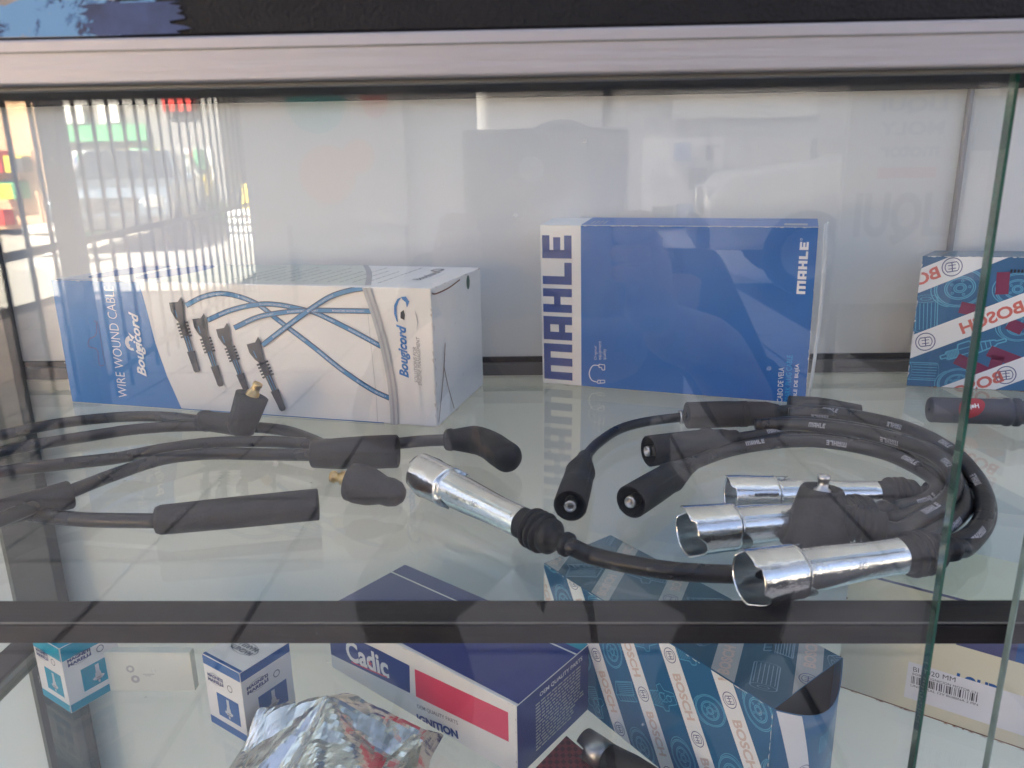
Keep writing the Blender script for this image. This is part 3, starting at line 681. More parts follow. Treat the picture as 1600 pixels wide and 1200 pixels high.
for i in range(15):
    y = .047-i*.0028; x = .022
    while x < (.08 if i < 11 else .068):
        l = R.uniform(.002, .007); tr += rect(x, y, x+l, y+.0014); x += l+.0012
e.put('fine_text', tr, M['pale_grey'], T, 2)
wear(f, T, M['card_core'], 'tr', 25, .0004, 11)

T = Thing('banded_carton', 'petrol blue carton with white bands and a torn open end on the lower shelf', 'carton', (.1, .52, ZL))
bx = Box((.0076, .578, ZL), (.605, -.796), .2255, .0790, .108, uy=(.765, .644))
f, g, e = bx.front, bx.top, bx.right
mb = bx.mesh(); mb.f = [q for q in mb.f if q not in ((1, 2, 6, 5),)]
mb.sm = mb.sm[:len(mb.f)]
obj('carton_body', mb, M['bosch_blue'], T)
pattern(f, T, -61, .0430, .0155, .004, .0080, M['orange_ink'], M['line_blue'], False, 9, arts=(0, 2, 1, 0), shift=.012)
g.put('dark_panel', rect(0, 0, 1, 1), M['bosch_top'], T, 0)
a, b, c, d = g.px(948, 931), g.px(993, 855), g.px(1216, 1095), g.px(1218, 1010)
GANG = math.degrees(math.atan2(b[1]-a[1], b[0]-a[0]))

pattern(g, T, GANG, .0520, .0165, .006, .0080, M['orange_ink'], M['line_grey'], False, 12, arts=(2, 4, 1), bandm=M['pale_grey'], shift=.0)
wear(f, T, M['white_card2'], 'tr', 70, .0006, 13)
# open end: dark sheet standing for the shade inside and a bowed flap that folds down
o = bx.o + bx.ux*bx.w
n = 14; vs = []; tx = []
for i in range(n+1):
    a = i/n; w_ = a*.079
    bul = .014*math.sin(math.pi*a); top = .108-.013*math.sin(math.pi*a)*.9
    for j in range(6):
        b = j/5; vs.append(o + bx.uy*w_ + bx.ux*(bul*(.35+.65*b)) + V((0, 0, top*b)))
fm = MB().add(vs, [(i*6+j, (i+1)*6+j, (i+1)*6+j+1, i*6+j+1) for i in range(n) for j in range(5)], True)
ef = obj('end_flap', fm, M['bosch_blue'], T, solid=-.0005)
def onflap(u, v):
    a = min(max(u/.079, 0), 1); bul = .014*math.sin(math.pi*a); top = .108-.013*math.sin(math.pi*a)*.9; b = v/.108
    return o + bx.uy*(a*.079) + bx.ux*(bul*(.35+.65*b)+.0007) - bx.uy*.0002 + V((0, 0, top*b))
def flap_print(name, tris, m, lift):
    mb = MB()
    for t in refine(clip(tris, .0005, .0005, .0785, .1075), 12, 10): mb.add([onflap(*p)+bx.ux*lift for p in t], [(0, 1, 2)])
    return obj(name, mb, m, T, ef, kind='stuff' if name == 'ring_logo' else None)
def fine(x0, x1, n=10): return [t for i in range(n) for t in [((0, 0), (0, 0), (0, 0))]]
band = []
for i in range(16):
    y0, y1 = .108*i/16, .108*(i+1)/16; c0, c1 = .034-.30*y0, .034-.30*y1
    band += [((c0-.001, y0), (c0+.015, y0), (c1+.015, y1)), ((c0-.001, y0), (c1+.015, y1), (c1-.001, y1))]
flap_print('white_band', band, M['white_ink'], .0001); flap_print('ring_logo', xf(ring_logo(.0058), .0255, .060, 60), M['violet_ink'], .0003)
flap_print('line_drawing', xf(part_art(1, .022, None), .047, .078, 10) + xf(part_art(0, .026, None), .060, .035), M['line_blue'], .0002)
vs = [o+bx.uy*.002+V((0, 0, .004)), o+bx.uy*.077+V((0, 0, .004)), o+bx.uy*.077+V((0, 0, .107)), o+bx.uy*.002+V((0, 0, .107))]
obj('inside_shadow', MB().add([p-bx.ux*.004 for p in vs], [(0, 1, 2, 3)]), M['flap_shadow'], T)

def plug_box(loc, u1, w1, w2, hgt, label, colour, topmat, group, band_top, seed):
    """spark plug box standing on its end, one corner to the front"""
    T = Thing('plug_box', label, 'small box', loc, group)
    ux = V((*u1, 0)).normalized()
    bx = Box(V(loc)-ux*w1, (ux.x, ux.y), w1, w2, hgt)
    obj('carton_body', bx.mesh(), M['white_card'], T, bevel=.0004)
    for k, F_ in enumerate((bx.front, bx.right)):
        W = F_.w
        F_.put('colour_band', rect(0, 0, W, .0075), M[colour], T, 1)
        F_.put('colour_band', rect(0, hgt-band_top, W, hgt), M[colour], T, 1)
        F_.put('picture_panel', rect(W*.28, .0125, W*.86, .0335), M[colour], T, 1)
        px_, py_ = W*.57, .023
        pl = rect(-.0016, -.001, .0016, .0085) + poly([(-.003, -.006), (.003, -.006), (.0022, .001), (-.0022, .001)]) + poly([(-.0052, -.0035), (0, -.001), (.0052, -.0035), (.004, -.0052), (-.004, -.0052)]) + rect(-.0008, -.009, .0008, -.006)
        F_.put('printed_plug', xf(pl, px_, py_), M['porcelain'], T, 2)
        F_.put('printed_plug', xf(rect(-.002, -.0064, .002, -.0054)+rect(-.002, -.0045, .002, -.0038), px_, py_), M['grey_ink'], T, 3)
        F_.put('lettering', xf(fit_text('MAGNETI', W*.42, .0030, .05), W*.30, .0470, 2)+xf(fit_text('MARELLI', W*.42, .0030, .05), W*.30, .0430, 2), M['violet_ink'], T, 2)
        F_.put('logo', ring(W*.30, .045, .0088, .0094, 24, .52), M['grey_ink'], T, 2); F_.put('logo', ring(W*.68, .0395+.004, .0024, .0032, 18), M['grey_ink'], T, 2)
        wear(F_, T, M['white_card2'], 'lr', 30, .0003, seed)
    bx.top.put('lettering', xf(fit_text('MAGNETI', w1*.5, .0045, .05), w1*.5, w2*.42, 180)+xf(fit_text('MARELLI', w1*.5, .0045, .05), w1*.5, w2*.54, 180), M['grey_ink'], T, 2)
    bx.top.put('logo', ring(w1*.5, w2*.48, .0135, .0142, 24, .5), M['grey_ink'], T, 2)
    bx.top.put('colour_band', rect(0, 0, w1, .003) if topmat else rect(0, 0, 1, 1), M[colour], T, 1)
    return T
plug_box((-.2228, .4925, ZL), (.0391, -.0248), .0463, .0474, .0632, 'blue and white spark plug box standing beside the silver foil bag', 'royal', True, 'spark plug boxes standing on the lower shelf', .0082, 21)
plug_box((-.3817, .5261, ZL), (.0378, -.0230), .0443, .0455, .0610, 'teal and white spark plug box, leftmost on the lower shelf', 'teal', False, 'spark plug boxes standing on the lower shelf', .0125, 22)

T = Thing('cream_carton', 'long cream carton with a barcode label at the right of the lower shelf', 'carton', (.31, .53, ZL))
bx = Box((.2541, .5632, ZL), (.834, -.552), .26, .085, .110)
obj('carton_body', bx.mesh(), M['cream'], T, bevel=.0008); f = bx.front
f.put('blue_stripe', rect(.080, .0705, .30, .0985), M['violet_ink'], T, 1)
f.put('top_edge_line', rect(.0, .1075, .30, .1096), M['violet_ink'], T, 1)
f.put('blue_stripe', rect(.118, .0708, .30, .0985), M['royal'], T, 2)
lb = f.pxs([(1420, 1033), (1600, 1088), (1600, 1150), (1412, 1088)])
f.put('barcode_label', poly(lb), M['label'], T, 2)
rot_text(f, 'LOUD', (1494, 1060), (1562, 1082), .0105, M['royal'], 'lettering', T, .05, layer=1)
rot_text(f, 'BI 1020 MM', (1427, 1045), (1493, 1062), .0042, M['ink'], 'lettering', T, -.005, layer=3)
rot_text(f, 'BOBINA IGNICION MOTOR CH', (1426, 1052), (1528, 1083), .0020, M['ink'], 'lettering', T, .0, layer=3)
rot_text(f, 'UNIVERSAL 12V BOBINA 2 PIN', (1423, 1070), (1528, 1101), .0020, M['ink'], 'lettering', T, .0, layer=3)
a, b = f.px(1424, 1061), f.px(1527, 1091); R = random.Random(8); L = math.hypot(b[0]-a[0], b[1]-a[1]); ang = math.degrees(math.atan2(b[1]-a[1], b[0]-a[0])); x = 0; tr = []
while x < L: l = R.choice((.0004, .0007, .0011)); tr += rect(x, -.0034, x+l, .0034); x += l+R.choice((.0004, .0006, .0012))
f.put('barcode', xf(tr, a[0], a[1], ang), M['ink'], T, 3)
f.put('bottom_edge', rect(0, .0004, .3, .0014), M['brown'], T, 2); wear(f, T, M['brown'], 'bl', 40, .0011, 31)

T = Thing('flat_cream_box', 'small pale cream box with faint grey marks behind the teal spark plug box', 'small box', (-.32, .56, ZL))
bx = Box((-.3740, .5545, ZL), (1, 0), .083, .008, .038); obj('carton_body', bx.mesh(), M['pale_cream'], T, bevel=.0006)
bx.front.put('faint_mark', ring(.030, .022, .0018, .0036, 14)+ring(.033, .012, .0016, .0038, 14)+rect(.040, .0165, .050, .0172)+rect(.042, .0150, .047, .0156), M['pale_grey'], T, 1)

T = Thing('red_chequered_box', 'dark red chequered box between the coil carton and the chromed connector on the lower shelf', 'small box', (.05, .46, ZL))
B_, l_, r_ = onZ(885, 1149, ZL+.012), onZ(836, 1200, ZL+.012), onZ(945, 1200, ZL+.012)
ud, vd = (r_-B_).normalized(), (B_-l_).normalized(); o = B_-vd*.07; o.z = ZL
bx = Box(o, (ud.x, ud.y), .08, .070, .012, uy=(vd.x, vd.y)); obj('carton_body', bx.mesh(), mat('maroon_card', (.22, .035, .045), .4), T, bevel=.0005)
tr = [t for i in range(20) for j in range(18) if (i+j) % 2 for t in rect(i*.004, j*.004, i*.004+.0036, j*.004+.0036)]
bx.top.put('chequer', tr, mat('maroon_dark', (.09, .02, .025), .4), T, 1)
bx.top.put('lettering', xf(fit_text('NO', .020, .009, .03), .030, .040, 60), M['cream'], T, 2)

# ================================================================== IGNITION LEADS
def on(px, py, r, lift=0.): return onZ(px, py, r+lift)       # centre line of a round thing of radius r lying on the shelf
def chrome_connector(T, p0, p1, R0, L, pw=0., seed=0, neck=.020, ribs=3, stamp=True):
    """chromed plug socket lying down: notched rim, stepped collar, tapering seamed body, ribbed rubber boot; returns the cable exit"""
    d = (p1-p0).normalized(); R1, R2 = R0*.86, R0*.68; Lc = L*.30
    upv = V((0, 0, 1))
    def notch(th, k):
        if k > 1: return 0
        if k == 0 and (th < .72 or th > 5.9): return -.0024
        q = math.cos(th-2.35+pw); q2 = math.cos(th-5.6+pw)
        return (.0058*max(0, (q-.80)/.2)**.7 if q > .80 else 0) + (.0080*((q2-.93)/.07) if q2 > .93 else 0)
    prof = [(0, R0), (.0012, R0*1.005), (Lc*.5, R0*.985), (Lc*.92, R0*.965), (Lc*.97, R0*.975), (Lc, R1*1.0), (Lc*1.06, R1*.96), (Lc*1.6, R1*.93), (L*.75, R1*.80), (L, R2)]
    mb = lathe(MB(), p0, d, prof, 56, upv, notch, lobe=.016)
    body = obj('chrome_socket', mb, M['chrome'], T)
    lathe_in = lathe(MB(), p0, d, [(0, R0*.965), (Lc, R0*.93), (Lc*1.02, R0*.6), (Lc*1.3, R0*.55)], 56, upv, notch, cap1=True, lobe=.016)
    obj('socket_inside', lathe_in, M['chrome_in'], T, body)
    rim = lathe(MB(), p0, d, [(.0002, R0*.955), (-.0004, R0*.975), (-.0004, R0*1.005), (.0003, R0*1.015)], 56, upv, lambda th, k: notch(th, 0)); obj('rolled_rim', rim, M['chrome'], T, body)
    t, a, b = frame(d)
    # folded seam and small punched tabs along the body
    for an, w_ in ((.72, .0007), (3.6, .0009)):
        m2 = MB(); vs = []
        for i in range(13):
            s_ = Lc*1.08+(L*.97-Lc*1.08)*i/12; rr = (R1*.96+(R2-R1*.96)*(i/12))*1.004
            for dw in (-w_, w_): ang = an+dw/rr; vs.append(p0+t*s_+(a*math.cos(ang)+b*math.sin(ang))*(rr+.0004))
        m2.add(vs, [(2*i, 2*i+1, 2*i+3, 2*i+2) for i in range(12)], True); obj('seam', m2, M['chrome_in'], T, body)
    g1 = lathe(MB(), p0+t*(Lc*1.005), d, [(0, R1*.97), (.0003, R1*1.012), (.0012, R1*1.012), (.0015, R1*.95)], 40, upv); obj('collar_bead', g1, M['chrome'], T, body)
    if stamp:
        tt = fit_text('5C', .0042, .0030, .02); m2 = MB(); s0 = L*.66; rr = R1*.86
        for tri in tt: m2.add([p0+t*(s0+x)+(a*math.cos(.75-y/rr*1)+b*math.sin(.75-y/rr))*(rr*1.006) if False else p0+t*(s0+x)+((a*math.cos(AN-y/rr)+b*math.sin(AN-y/rr))*(rr*1.01)) for x, y in tri for AN in (STAMP,)], [(0, 1, 2)])
        obj('stamped_mark', m2, M['steel'], T, body)
    # rubber boot
    rb = R2*.98; pr = [(-.004, rb*.9), (0, rb*1.0), (.006, rb*1.04)]
    s_ = .006
    for k in range(ribs): pr += [(s_+.0003, rb*1.04), (s_+.0009, rb*1.27), (s_+.0020, rb*1.31), (s_+.0028, rb*1.27), (s_+.0032, rb*1.04), (s_+.0036, rb*1.03)]; s_ += .0036
    s_ += .0004
    pr += [(s_+.001, rb*1.14), (s_+.0040, rb*1.10), (s_+.0060, rb*.85), (s_+.0075, rb*.62), (s_+.0115, rb*.58), (s_+.0125, rb*.74), (s_+.0150, rb*.74), (s_+.0165, rb*.60)]
    obj('rubber_boot', lathe(MB(), p0+d*L, d, pr, 36, upv, cap1=True), M['rubber'], T)
    return p0+d*(L+s_+.014), d
STAMP = 1.2
RC = .0044
def lead(name, label, cat='ignition lead', loc=(0, 0, 0), group=None): return Thing(name, label, cat, loc, group)
def jacket(T, pts, r=RC, printed=None, seed=0):
    path = spline(pts, 12); o = obj('cable', tube(MB(), path, r, 16), M['cable'], T)
    if printed:
        Ls = [0]
        for a, b in zip(path, path[1:]): Ls.append(Ls[-1]+(b-a).length)
        wd, tot = block_word('MAHLE') if printed == 'M' else (None, 1)
        H = .0032; wd = refine(wd, 4, 4); kx = .0125/WL; s0 = .02+seed*.007; mb = MB()
        up_ = True
        while s0+.014 < Ls[-1]:
            for t in wd:
                vs = []
                for x, y in t:
                    s_ = s0+(x*kx if up_ else .0125-x*kx); i = max(j for j in range(len(Ls)-1) if Ls[j] <= s_); k = (s_-Ls[i])/(Ls[i+1]-Ls[i])
                    p = path[i].lerp(path[i+1], k); tt = (path[i+1]-path[i]).normalized(); c = (CAM-p); c = (c-tt*c.dot(tt)).normalized(); b = c.cross(tt)
                    th = ((y-.5) if up_ else (.5-y))*H/r + (.45 if up_ else -.1)
                    vs.append(p+(c*math.cos(th)+b*math.sin(th))*(r*1.02))
                mb.add(vs, [(0, 1, 2)])
            s0 += .052; up_ = not up_
        if mb.v: obj('cable_lettering', mb, M['shade_grey'], T, o)
    return o
def cap_boot(T, p0, p1, r0, r1, tip=True, prof=None, cav=True, mname='rubber2', tipm='steel'):
    """straight rubber boot with an open mouth and a contact in it"""
    d = (p1-p0); L = d.length; d.normalize()
    pr = prof or [(0, r0*.93), (.0004, r0), (L*.35, r0*.985), (L*.62, r0*.93), (L*.64, r0*.99), (L*.70, r0*.90), (L*.86, r1*1.25), (L*.93, r1*1.05), (L, r1)]
    bo = obj('rubber_boot', lathe(MB(), p0, d, pr, 36, cap1=True), M[mname], T)
    t, a, b = frame(d)
    for an in (.9, 4.0):
        m2 = MB(); vs = []
        for s_, r_ in pr:
            if r_ < .003: continue
            for dw in (-.0005, .0005): vs.append(p0+t*s_+(a*math.cos(an+dw/r_)+b*math.sin(an+dw/r_))*(r_+.00025))
        m2.add(vs, [(2*i, 2*i+1, 2*i+3, 2*i+2) for i in range(len(vs)//2-1)], True); obj('mould_seam', m2, M['cable'], T, bo)
    if cav:
        obj('boot_mouth', lathe(MB(), p0, d, [(.0, r0*.93), (.0004, r0*.80), (.006, r0*.76), (.0062, .0001)], 32), M['cavity'], T, bo)
    if tip:
        m = lathe(MB(), p0-d*.0018, d, [(.005, .0001), (.005, .0019), (.0002, .0020), (0, .0031), (.0012, .0034), (.0022, .0034), (.0028, .0027), (.0036, .0027), (.0044, .0034), (.0085, .0034)], 24)
        obj('terminal', m, M[tipm], T)
    return bo
GR = 'black ignition leads coiled in front of the blue carton'
# --- leads with chromed sockets
def socket_lead(a, b, R0, L, cablepts, label, seed, pw=0.):
    p0 = on(*a, R0); p1 = on(*b, R0*.8); L = (p1-p0).length; T = lead('socket_lead', label, loc=(p0.x, p0.y, 0), group=GR)
    q, d = chrome_connector(T, p0, p1, R0, L, pw, seed)
    jacket(T, [q-d*.003, q+d*.004] + [on(x, y, RC, z) for x, y, z in cablepts], printed='M' if seed != 1 else None, seed=seed)
    return T
socket_lead((661, 742), (816, 817), .0122, .0600, [(925, 868, 0), (985, 882, 0), (1060, 893, 0), (1140, 897, 0), (1230, 898, 0), (1330, 890, .0), (1400, 868, 0), (1450, 838, .002), (1497, 806, .006), (1520, 775, .008), (1516, 742, .008)], 'long black lead with a single chromed socket lying apart at the left of the coil', 1)
socket_lead((1170, 903), (1402, 869), .0126, .0610, [(1508, 856, .002), (1536, 825, .004), (1543, 790, .006), (1525, 745, .008), (1485, 705, .008), (1424, 673, .008), (1359, 657, .007), (1290, 648, .006), (1232, 646, .005)], 'black lead with the chromed socket nearest the glass and overhanging the rail', 2)
socket_lead((1074, 830), (1300, 808), .0125, .0660, [(1402, 812, .004), (1447, 792, .006), (1487, 762, .010), (1490, 735, .012), (1466, 711, .012), (1424, 692, .012), (1350, 672, .010), (1256, 660, .006), (1180, 664, .003)], 'black lead with the chromed socket half hidden under the upright elbow boot', 3, .3)
socket_lead((1142, 775), (1368, 773), .0112, .0680, [(1452, 765, .002), (1470, 751, .005), (1466, 733, .006), (1438, 716, .006), (1376, 698, .005), (1290, 686, .003), (1222, 688, .001), (1146, 702, 0)], 'black lead with the rearmost chromed socket inside the coil', 4, -.4)
# --- straight capped leads at the left of the coil
T = lead('capped_lead', 'black lead ending in a round open boot facing the glass, leftmost of the coil', loc=(.03, .42, 0), group=GR)
cap_boot(T, on(891, 790, .0092), on(914, 714, .0075), .0092, .0048)
jacket(T, [on(914, 716, .0048), on(921, 706, .0044), on(936, 691, .0044), on(967, 671, .0044), on(1010, 659, .0044), on(1064, 652, .0044), on(1120, 648, .0044), on(1200, 640, .0044)], .0035)
fr = on(1067, 651.5, .0046); dd = V((1, .1, 0)).normalized(); obj('ferrule', lathe(MB(), fr-dd*.003, dd, [(0, .0042), (.0006, .0052), (.0016, .0052), (.002, .0043), (.003, .0043), (.0034, .0053), (.0046, .0053), (.005, .004)], 20), M['steel'], T)
T = lead('capped_lead', 'black lead whose round open boot points down left, second from the left of the coil', loc=(.07, .42, 0), group=GR)
cap_boot(T, on(986, 784, .0094), on(1078, 727, .0080), .0094, .0050)
jacket(T, [on(1074, 730, .0050), on(1095, 719, .0046), on(1146, 702, .0046, .001), on(1222, 690, .0046, .006), on(1290, 690, .0046, .009), on(1376, 706, .0046, .010), on(1440, 734, .0046, .011), on(1466, 758, .0046, .010), on(1452, 780, .0046, .008), on(1400, 796, .0046, .006)], printed='M', seed=5)
T = lead('capped_lead', 'black lead with its round boot pointing left in the middle of the three capped ends', loc=(.1, .5, 0), group=GR)
cap_boot(T, on(1013, 705, .0100), on(1150, 686, .0085), .0100, .0062, prof=None)
d = (on(1150, 686, .0085)-on(1013, 705, .0100)).normalized(); q = on(1100, 691, .0095)
obj('boot_rib', lathe(MB(), q, d, [(k*.0012+o_, r_) for k in range(4) for o_, r_ in ((0, .0085), (.0003, .0094), (.0008, .0094), (.0011, .0085))], 32), M['rubber2'], T)
jacket(T, [on(1146, 687, .006), on(1180, 682, .0050), on(1256, 672, .0046, .003), on(1350, 684, .0046, .006), on(1430, 706, .0046, .008), on(1487, 742, .0046, .012), on(1505, 785, .0046, .010), on(1488, 815, .0046, .007), on(1440, 842, .0046, .004), on(1405, 858, .0046, .003)], printed='M', seed=1)
T = lead('capped_lead', 'black lead with a thick rear boot against the foot of the blue carton', loc=(.13, .55, 0), group=GR)
p0, p1 = on(1073, 649, .0095), on(1215, 645, .0085)
cap_boot(T, p0, p1, .0098, .0070, tip=False, cav=False, prof=[(0, .002), (0, .0090), (.0006, .0098), (.030, .0098), (.045, .0092), (.060, .0085), ((p1-p0).length, .0064)])
d = (p1-p0).normalized(); q = on(1156, 647, .0092)
obj('boot_rib', lathe(MB(), q, d, [(k*.0013+o_, r_) for k in range(4) for o_, r_ in ((0, .0085), (.0003, .0096), (.0009, .0096), (.0012, .0085))], 32), M['rubber2'], T)
jacket(T, [on(1205, 645, .006), on(1240, 642, .0050, .002), on(1290, 644, .0048, .006), on(1359, 655, .0048, .010), on(1428, 674, .0048, .012), on(1494, 712, .0048, .014), on(1532, 762, .0048, .012), on(1538, 805, .0048, .008), on(1515, 838, .0048, .004), on(1470, 858, .0048, .0)], .0048, 'M', 3)
# --- elbow boot standing up among the sockets
T = lead('elbow_lead', 'black lead with an upright cone shaped elbow boot resting on the chromed sockets', loc=(.17, .36, 0), group=GR)
pb = on(1272, 852, .0, .002); pt = pb + V((.003, .004, .0305))
el = obj('elbow_boot', lathe(MB(), pb, pt-pb, [(0, .004), (0, .0168), (.004, .0162), (.018, .0128), (.0285, .0105), (.0300, .0095)], 36, cap0=True), M['rubber2'], T)
obj('boot_mouth', lathe(MB(), pb, pt-pb, [(.0300, .0095), (.0296, .0080), (.026, .0076), (.0255, .0001)], 30), M['cavity'], T, el)
obj('terminal', lathe(MB(), pb+(pt-pb).normalized()*.025, pt-pb, [(0, .0045), (.004, .0040), (.005, .0026), (.0085, .0026), (.0092, .0032), (.0112, .0030), (.0112, .0014), (.008, .0012)], 24), M['steel'], T)
s0 = pb+V((.006, .003, .013)); s1 = on(1385, 826, .008, .006)
sl_ = (s1-s0).length; pr = [(0, .0085), (.010, .0084)]
for k in range(4): pr += [(.011+.0030*k, .0080), (.0115+.0030*k, .0092), (.0130+.0030*k, .0092), (.0135+.0030*k, .0080)]
obj('side_sleeve', lathe(MB(), s0, s1-s0, pr+[(.026, .0078), (sl_*.86, .0066), (sl_*.88, .0074), (sl_*.97, .0074), (sl_, .0062)], 30, cap1=True), M['rubber2'], T)
jacket(T, [s1-(s1-s0).normalized()*.004, s1+(s1-s0).normalized()*.006, on(1435, 812, RC, .008), on(1474, 788, RC, .012), on(1492, 755, RC, .017), on(1475, 722, RC, .018), on(1430, 697, RC, .018), on(1350, 676, RC, .016), on(1260, 664, RC, .010), on(1190, 664, RC, .006)], printed='M', seed=2)
T = Thing('loose_boot', 'flat black rubber boot lying against the lower right corner of the blue carton', 'rubber boot', (.21, .6, 0), GR)
obj('rubber_boot', lathe(MB(), on(1232, 634, .0075), on(1335, 642, .0055)-on(1232, 634, .0075), [(0, .001), (0, .0078), (.02, .0085), (.035, .0072), (.052, .005), (.052, .001)], 28), M['rubber'], T)

# --- leads at the left
GL = 'charcoal ignition leads in front of the long white carton'
RL = .0041
T = lead('elbow_lead', 'charcoal lead whose elbow boot stands up with a brass terminal on top', loc=(-.2, .56, 0), group=GL)
pb = on(377, 668, .0065); pt = onZ(394, 618, .0300)
el = obj('elbow_boot', lathe(MB(), pb-(pt-pb).normalized()*.006, pt-pb, [(0, .002), (.0008, .0068), (.004, .0098), (.010, .0104), ((pt-pb).length+.006, .0118)], 36, cap1=True), M['rubber2'], T)
dn = (pt-pb).normalized()
obj('terminal', lathe(MB(), pt, dn+V((.15, 0, 0)), [(-.001, .0050), (.003, .0046), (.004, .0034), (.0075, .0030), (.0082, .0036), (.0105, .0034), (.0105, .0016), (.008, .0014)], 24), M['brass'], T)
p0, p1 = on(316, 657, .0075), on(375, 664, .0078)
obj('side_sleeve', lathe(MB(), p0, p1-p0, [(0, .004), (0, .0078), (.005, .0082), (.0055, .0074), (.02, .0078), (.032, .0082)], 30), M['rubber2'], T)
jacket(T, [on(-110, 705, RL), on(0, 680, RL), on(90, 662, RL), (on(180, 652, RL)), on(255, 651, RL), on(322, 658, .006)], RL)
T = lead('sleeved_lead', 'charcoal lead with a straight open ended sleeve crossing the shelf', loc=(-.1, .5, 0), group=GL)
p0, p1 = on(622, 705, .0108), on(487, 710, .0095)
cap_boot(T, p0, p1, .0108, .0088, tip=False, prof=[(0, .0096), (.0008, .0108), (.020, .0108), (.04, .0100), ((p1-p0).length-.001, .0088), ((p1-p0).length, .0078)])
jacket(T, [on(-110, 852, RL, .004), on(0, 812, RL, .006), on(60, 788, RL, .006), on(110, 768, RL, .005), on(180, 741, RL, .002), on(255, 717, RL, .002), on(330, 709, RL), on(410, 710, RL), on(492, 711, .008)], RL)
T = lead('elbow_lead', 'charcoal lead ending in a bent elbow boot at the right beyond the open sleeve', loc=(-.02, .5, 0), group=GL)
jacket(T, [on(-110, 762, RL), on(0, 738, RL), on(90, 726, RL), on(180, 716, RL), on(255, 702, RL, .004), on(330, 692, RL), on(420, 690, RL), on(500, 694, RL), on(600, 694, RL), on(660, 689, RL), on(708, 687, .0065)], RL)
pth = spline([on(699, 687, .0068), on(722, 687, .0080), on(745, 688, .0092), on(766, 696, .0102), on(783, 708, .0104), on(792, 714, .0102)], 8)
rr = [.0066+.0030*min(1, i/14) if i < 26 else .0098 for i in range(len(pth))]; rr = [r*(1.12 if i < 3 else 1) for i, r in enumerate(rr)]
n_ = len(pth); d = (pth[-1]-pth[-2]).normalized()
for k in range(1, 7): pth.append(pth[n_-1]+d*.0085*math.sin(k*math.pi/12)); rr.append(.0098*math.cos(k*math.pi/12)+.0001)
obj('elbow_boot', tube(MB(), pth, rr, 30), M['rubber'], T)
T = lead('capped_lead', 'charcoal lead passing behind the upright brass tipped elbow into the open sleeve', loc=(-.2, .55, 0), group=GL)
jacket(T, [on(-110, 735, RL), on(0, 706, RL), on(60, 694, RL), on(135, 682, RL), on(210, 671, RL), on(285, 666, RL), on(345, 666, RL), on(405, 668, RL), on(450, 674, RL), on(485, 686, RL, .002), on(515, 700, RL, .003)], RL)
T = Thing('brass_tipped_boot', 'short charcoal boot with a brass terminal pointing left under the open sleeve', 'rubber boot', (-.1, .45, 0), GL)
p0, p1 = onZ(546, 752, .0125), on(606, 768, .0085)
cap_boot(T, p0, p1, .0112, .0080, tip=False, prof=[(0, .0098), (.0006, .0110), (.006, .0116), (.014, .0108), (.020, .0088), (.0215, .0082), (.026, .0084), (.031, .0070), (.034, .004), (.035, .0005)])
d = (p1-p0).normalized(); obj('terminal', lathe(MB(), p0-d*.0115, d+V((0, 0, .12)), [(0, .0014), (0, .0034), (.0022, .0036), (.003, .0028), (.0055, .0028), (.0065, .0042), (.013, .0048)], 24), M['brass'], T)
T = lead('sleeved_lead', 'charcoal lead with the long flat cut sleeve nearest the glass at the left', loc=(-.2, .43, 0), group=GL)
p0, p1 = on(243, 813, .0080), on(497, 788, .0088); L = (p1-p0).length
obj('rubber_boot', lathe(MB(), p0, p1-p0, [(0, .0045), (.0006, .0072), (.003, .0080), (L*.5, .0086), (L-.0005, .0088), (L, .0086), (L, .0002)], 36), M['rubber2'], T)
jacket(T, [on(-110, 785, RL), on(0, 797, RL), on(60, 805, RL), on(135, 812, RL), on(247, 814, RL, .001)], RL)
T = Thing('loose_boot', 'charcoal rubber boot at the far left lying across the lower leads', 'rubber boot', (-.38, .45, 0), GL)
p0, p1 = on(112, 772, .0078, .002), on(0, 802, .0075, .002); obj('rubber_boot', lathe(MB(), p0, p1-p0, [(0, .001), (0, .0074), (.001, .0082), (.02, .0078), (.06, .0070)], 30), M['rubber2'], T)

# --- grey boot with red oval sticker, far right
T = Thing('stickered_boot', 'slate grey cable boot with a red oval sticker in front of the backwards lettered carton', 'rubber boot', (.36, .57, 0))
m_ = mat('slate_rubber', (.085, .085, .10), .5, 0, .1, 60)
p0, p1 = on(1452, 640, .0094), on(1640, 646, .0094); L = (p1-p0).length; d = (p1-p0).normalized()
bo = obj('rubber_boot', lathe(MB(), p0, d, [(0, .001), (0, .0085), (.001, .0094), (.050, .0094), (.051, .0104), (.0535, .0104), (.0545, .0087), (.0565, .0087), (.0575, .0104), (.060, .0104), (.061, .0085), (L, .0096)], 32), m_, T)
t, a, b = frame(d); mb = MB()
for tri in disc(.0255, 0, .0105, 30, .0100): mb.add([p0+t*x+(a*math.cos(y/.0094-STAMP*0-.0)+b*math.sin(y/.0094))*.0112 for x, y in tri], [(0, 1, 2)])
st = MB(); c0 = (CAM-p0); c0 = (c0-t*c0.dot(t)).normalized(); b0 = c0.cross(t)
def onb(x, y, r=.00965): return p0+t*x+(c0*math.cos(y/.0094+.35)+b0*math.sin(y/.0094+.35))*r
grid = []
for tri in disc(.0255, 0, .0085, 30, .0105): 
    st.add([onb(x, y) for x, y in tri], [(0, 1, 2)])
st = MB()
for i in range(12):
    for j in range(12):
        q4 = [(-1+2*(i+di)/12, -1+2*(j+dj)/12) for di, dj in ((0, 0), (1, 0), (1, 1), (0, 1))]
        pts = []
        for x, y in q4:
            X, Y_ = x*math.sqrt(1-y*y/2), y*math.sqrt(1-x*x/2); pts.append(onb(.0255+X*.0085+Y_*.003, Y_*.0088))
        st.add(pts, [(0, 1, 2, 3)])
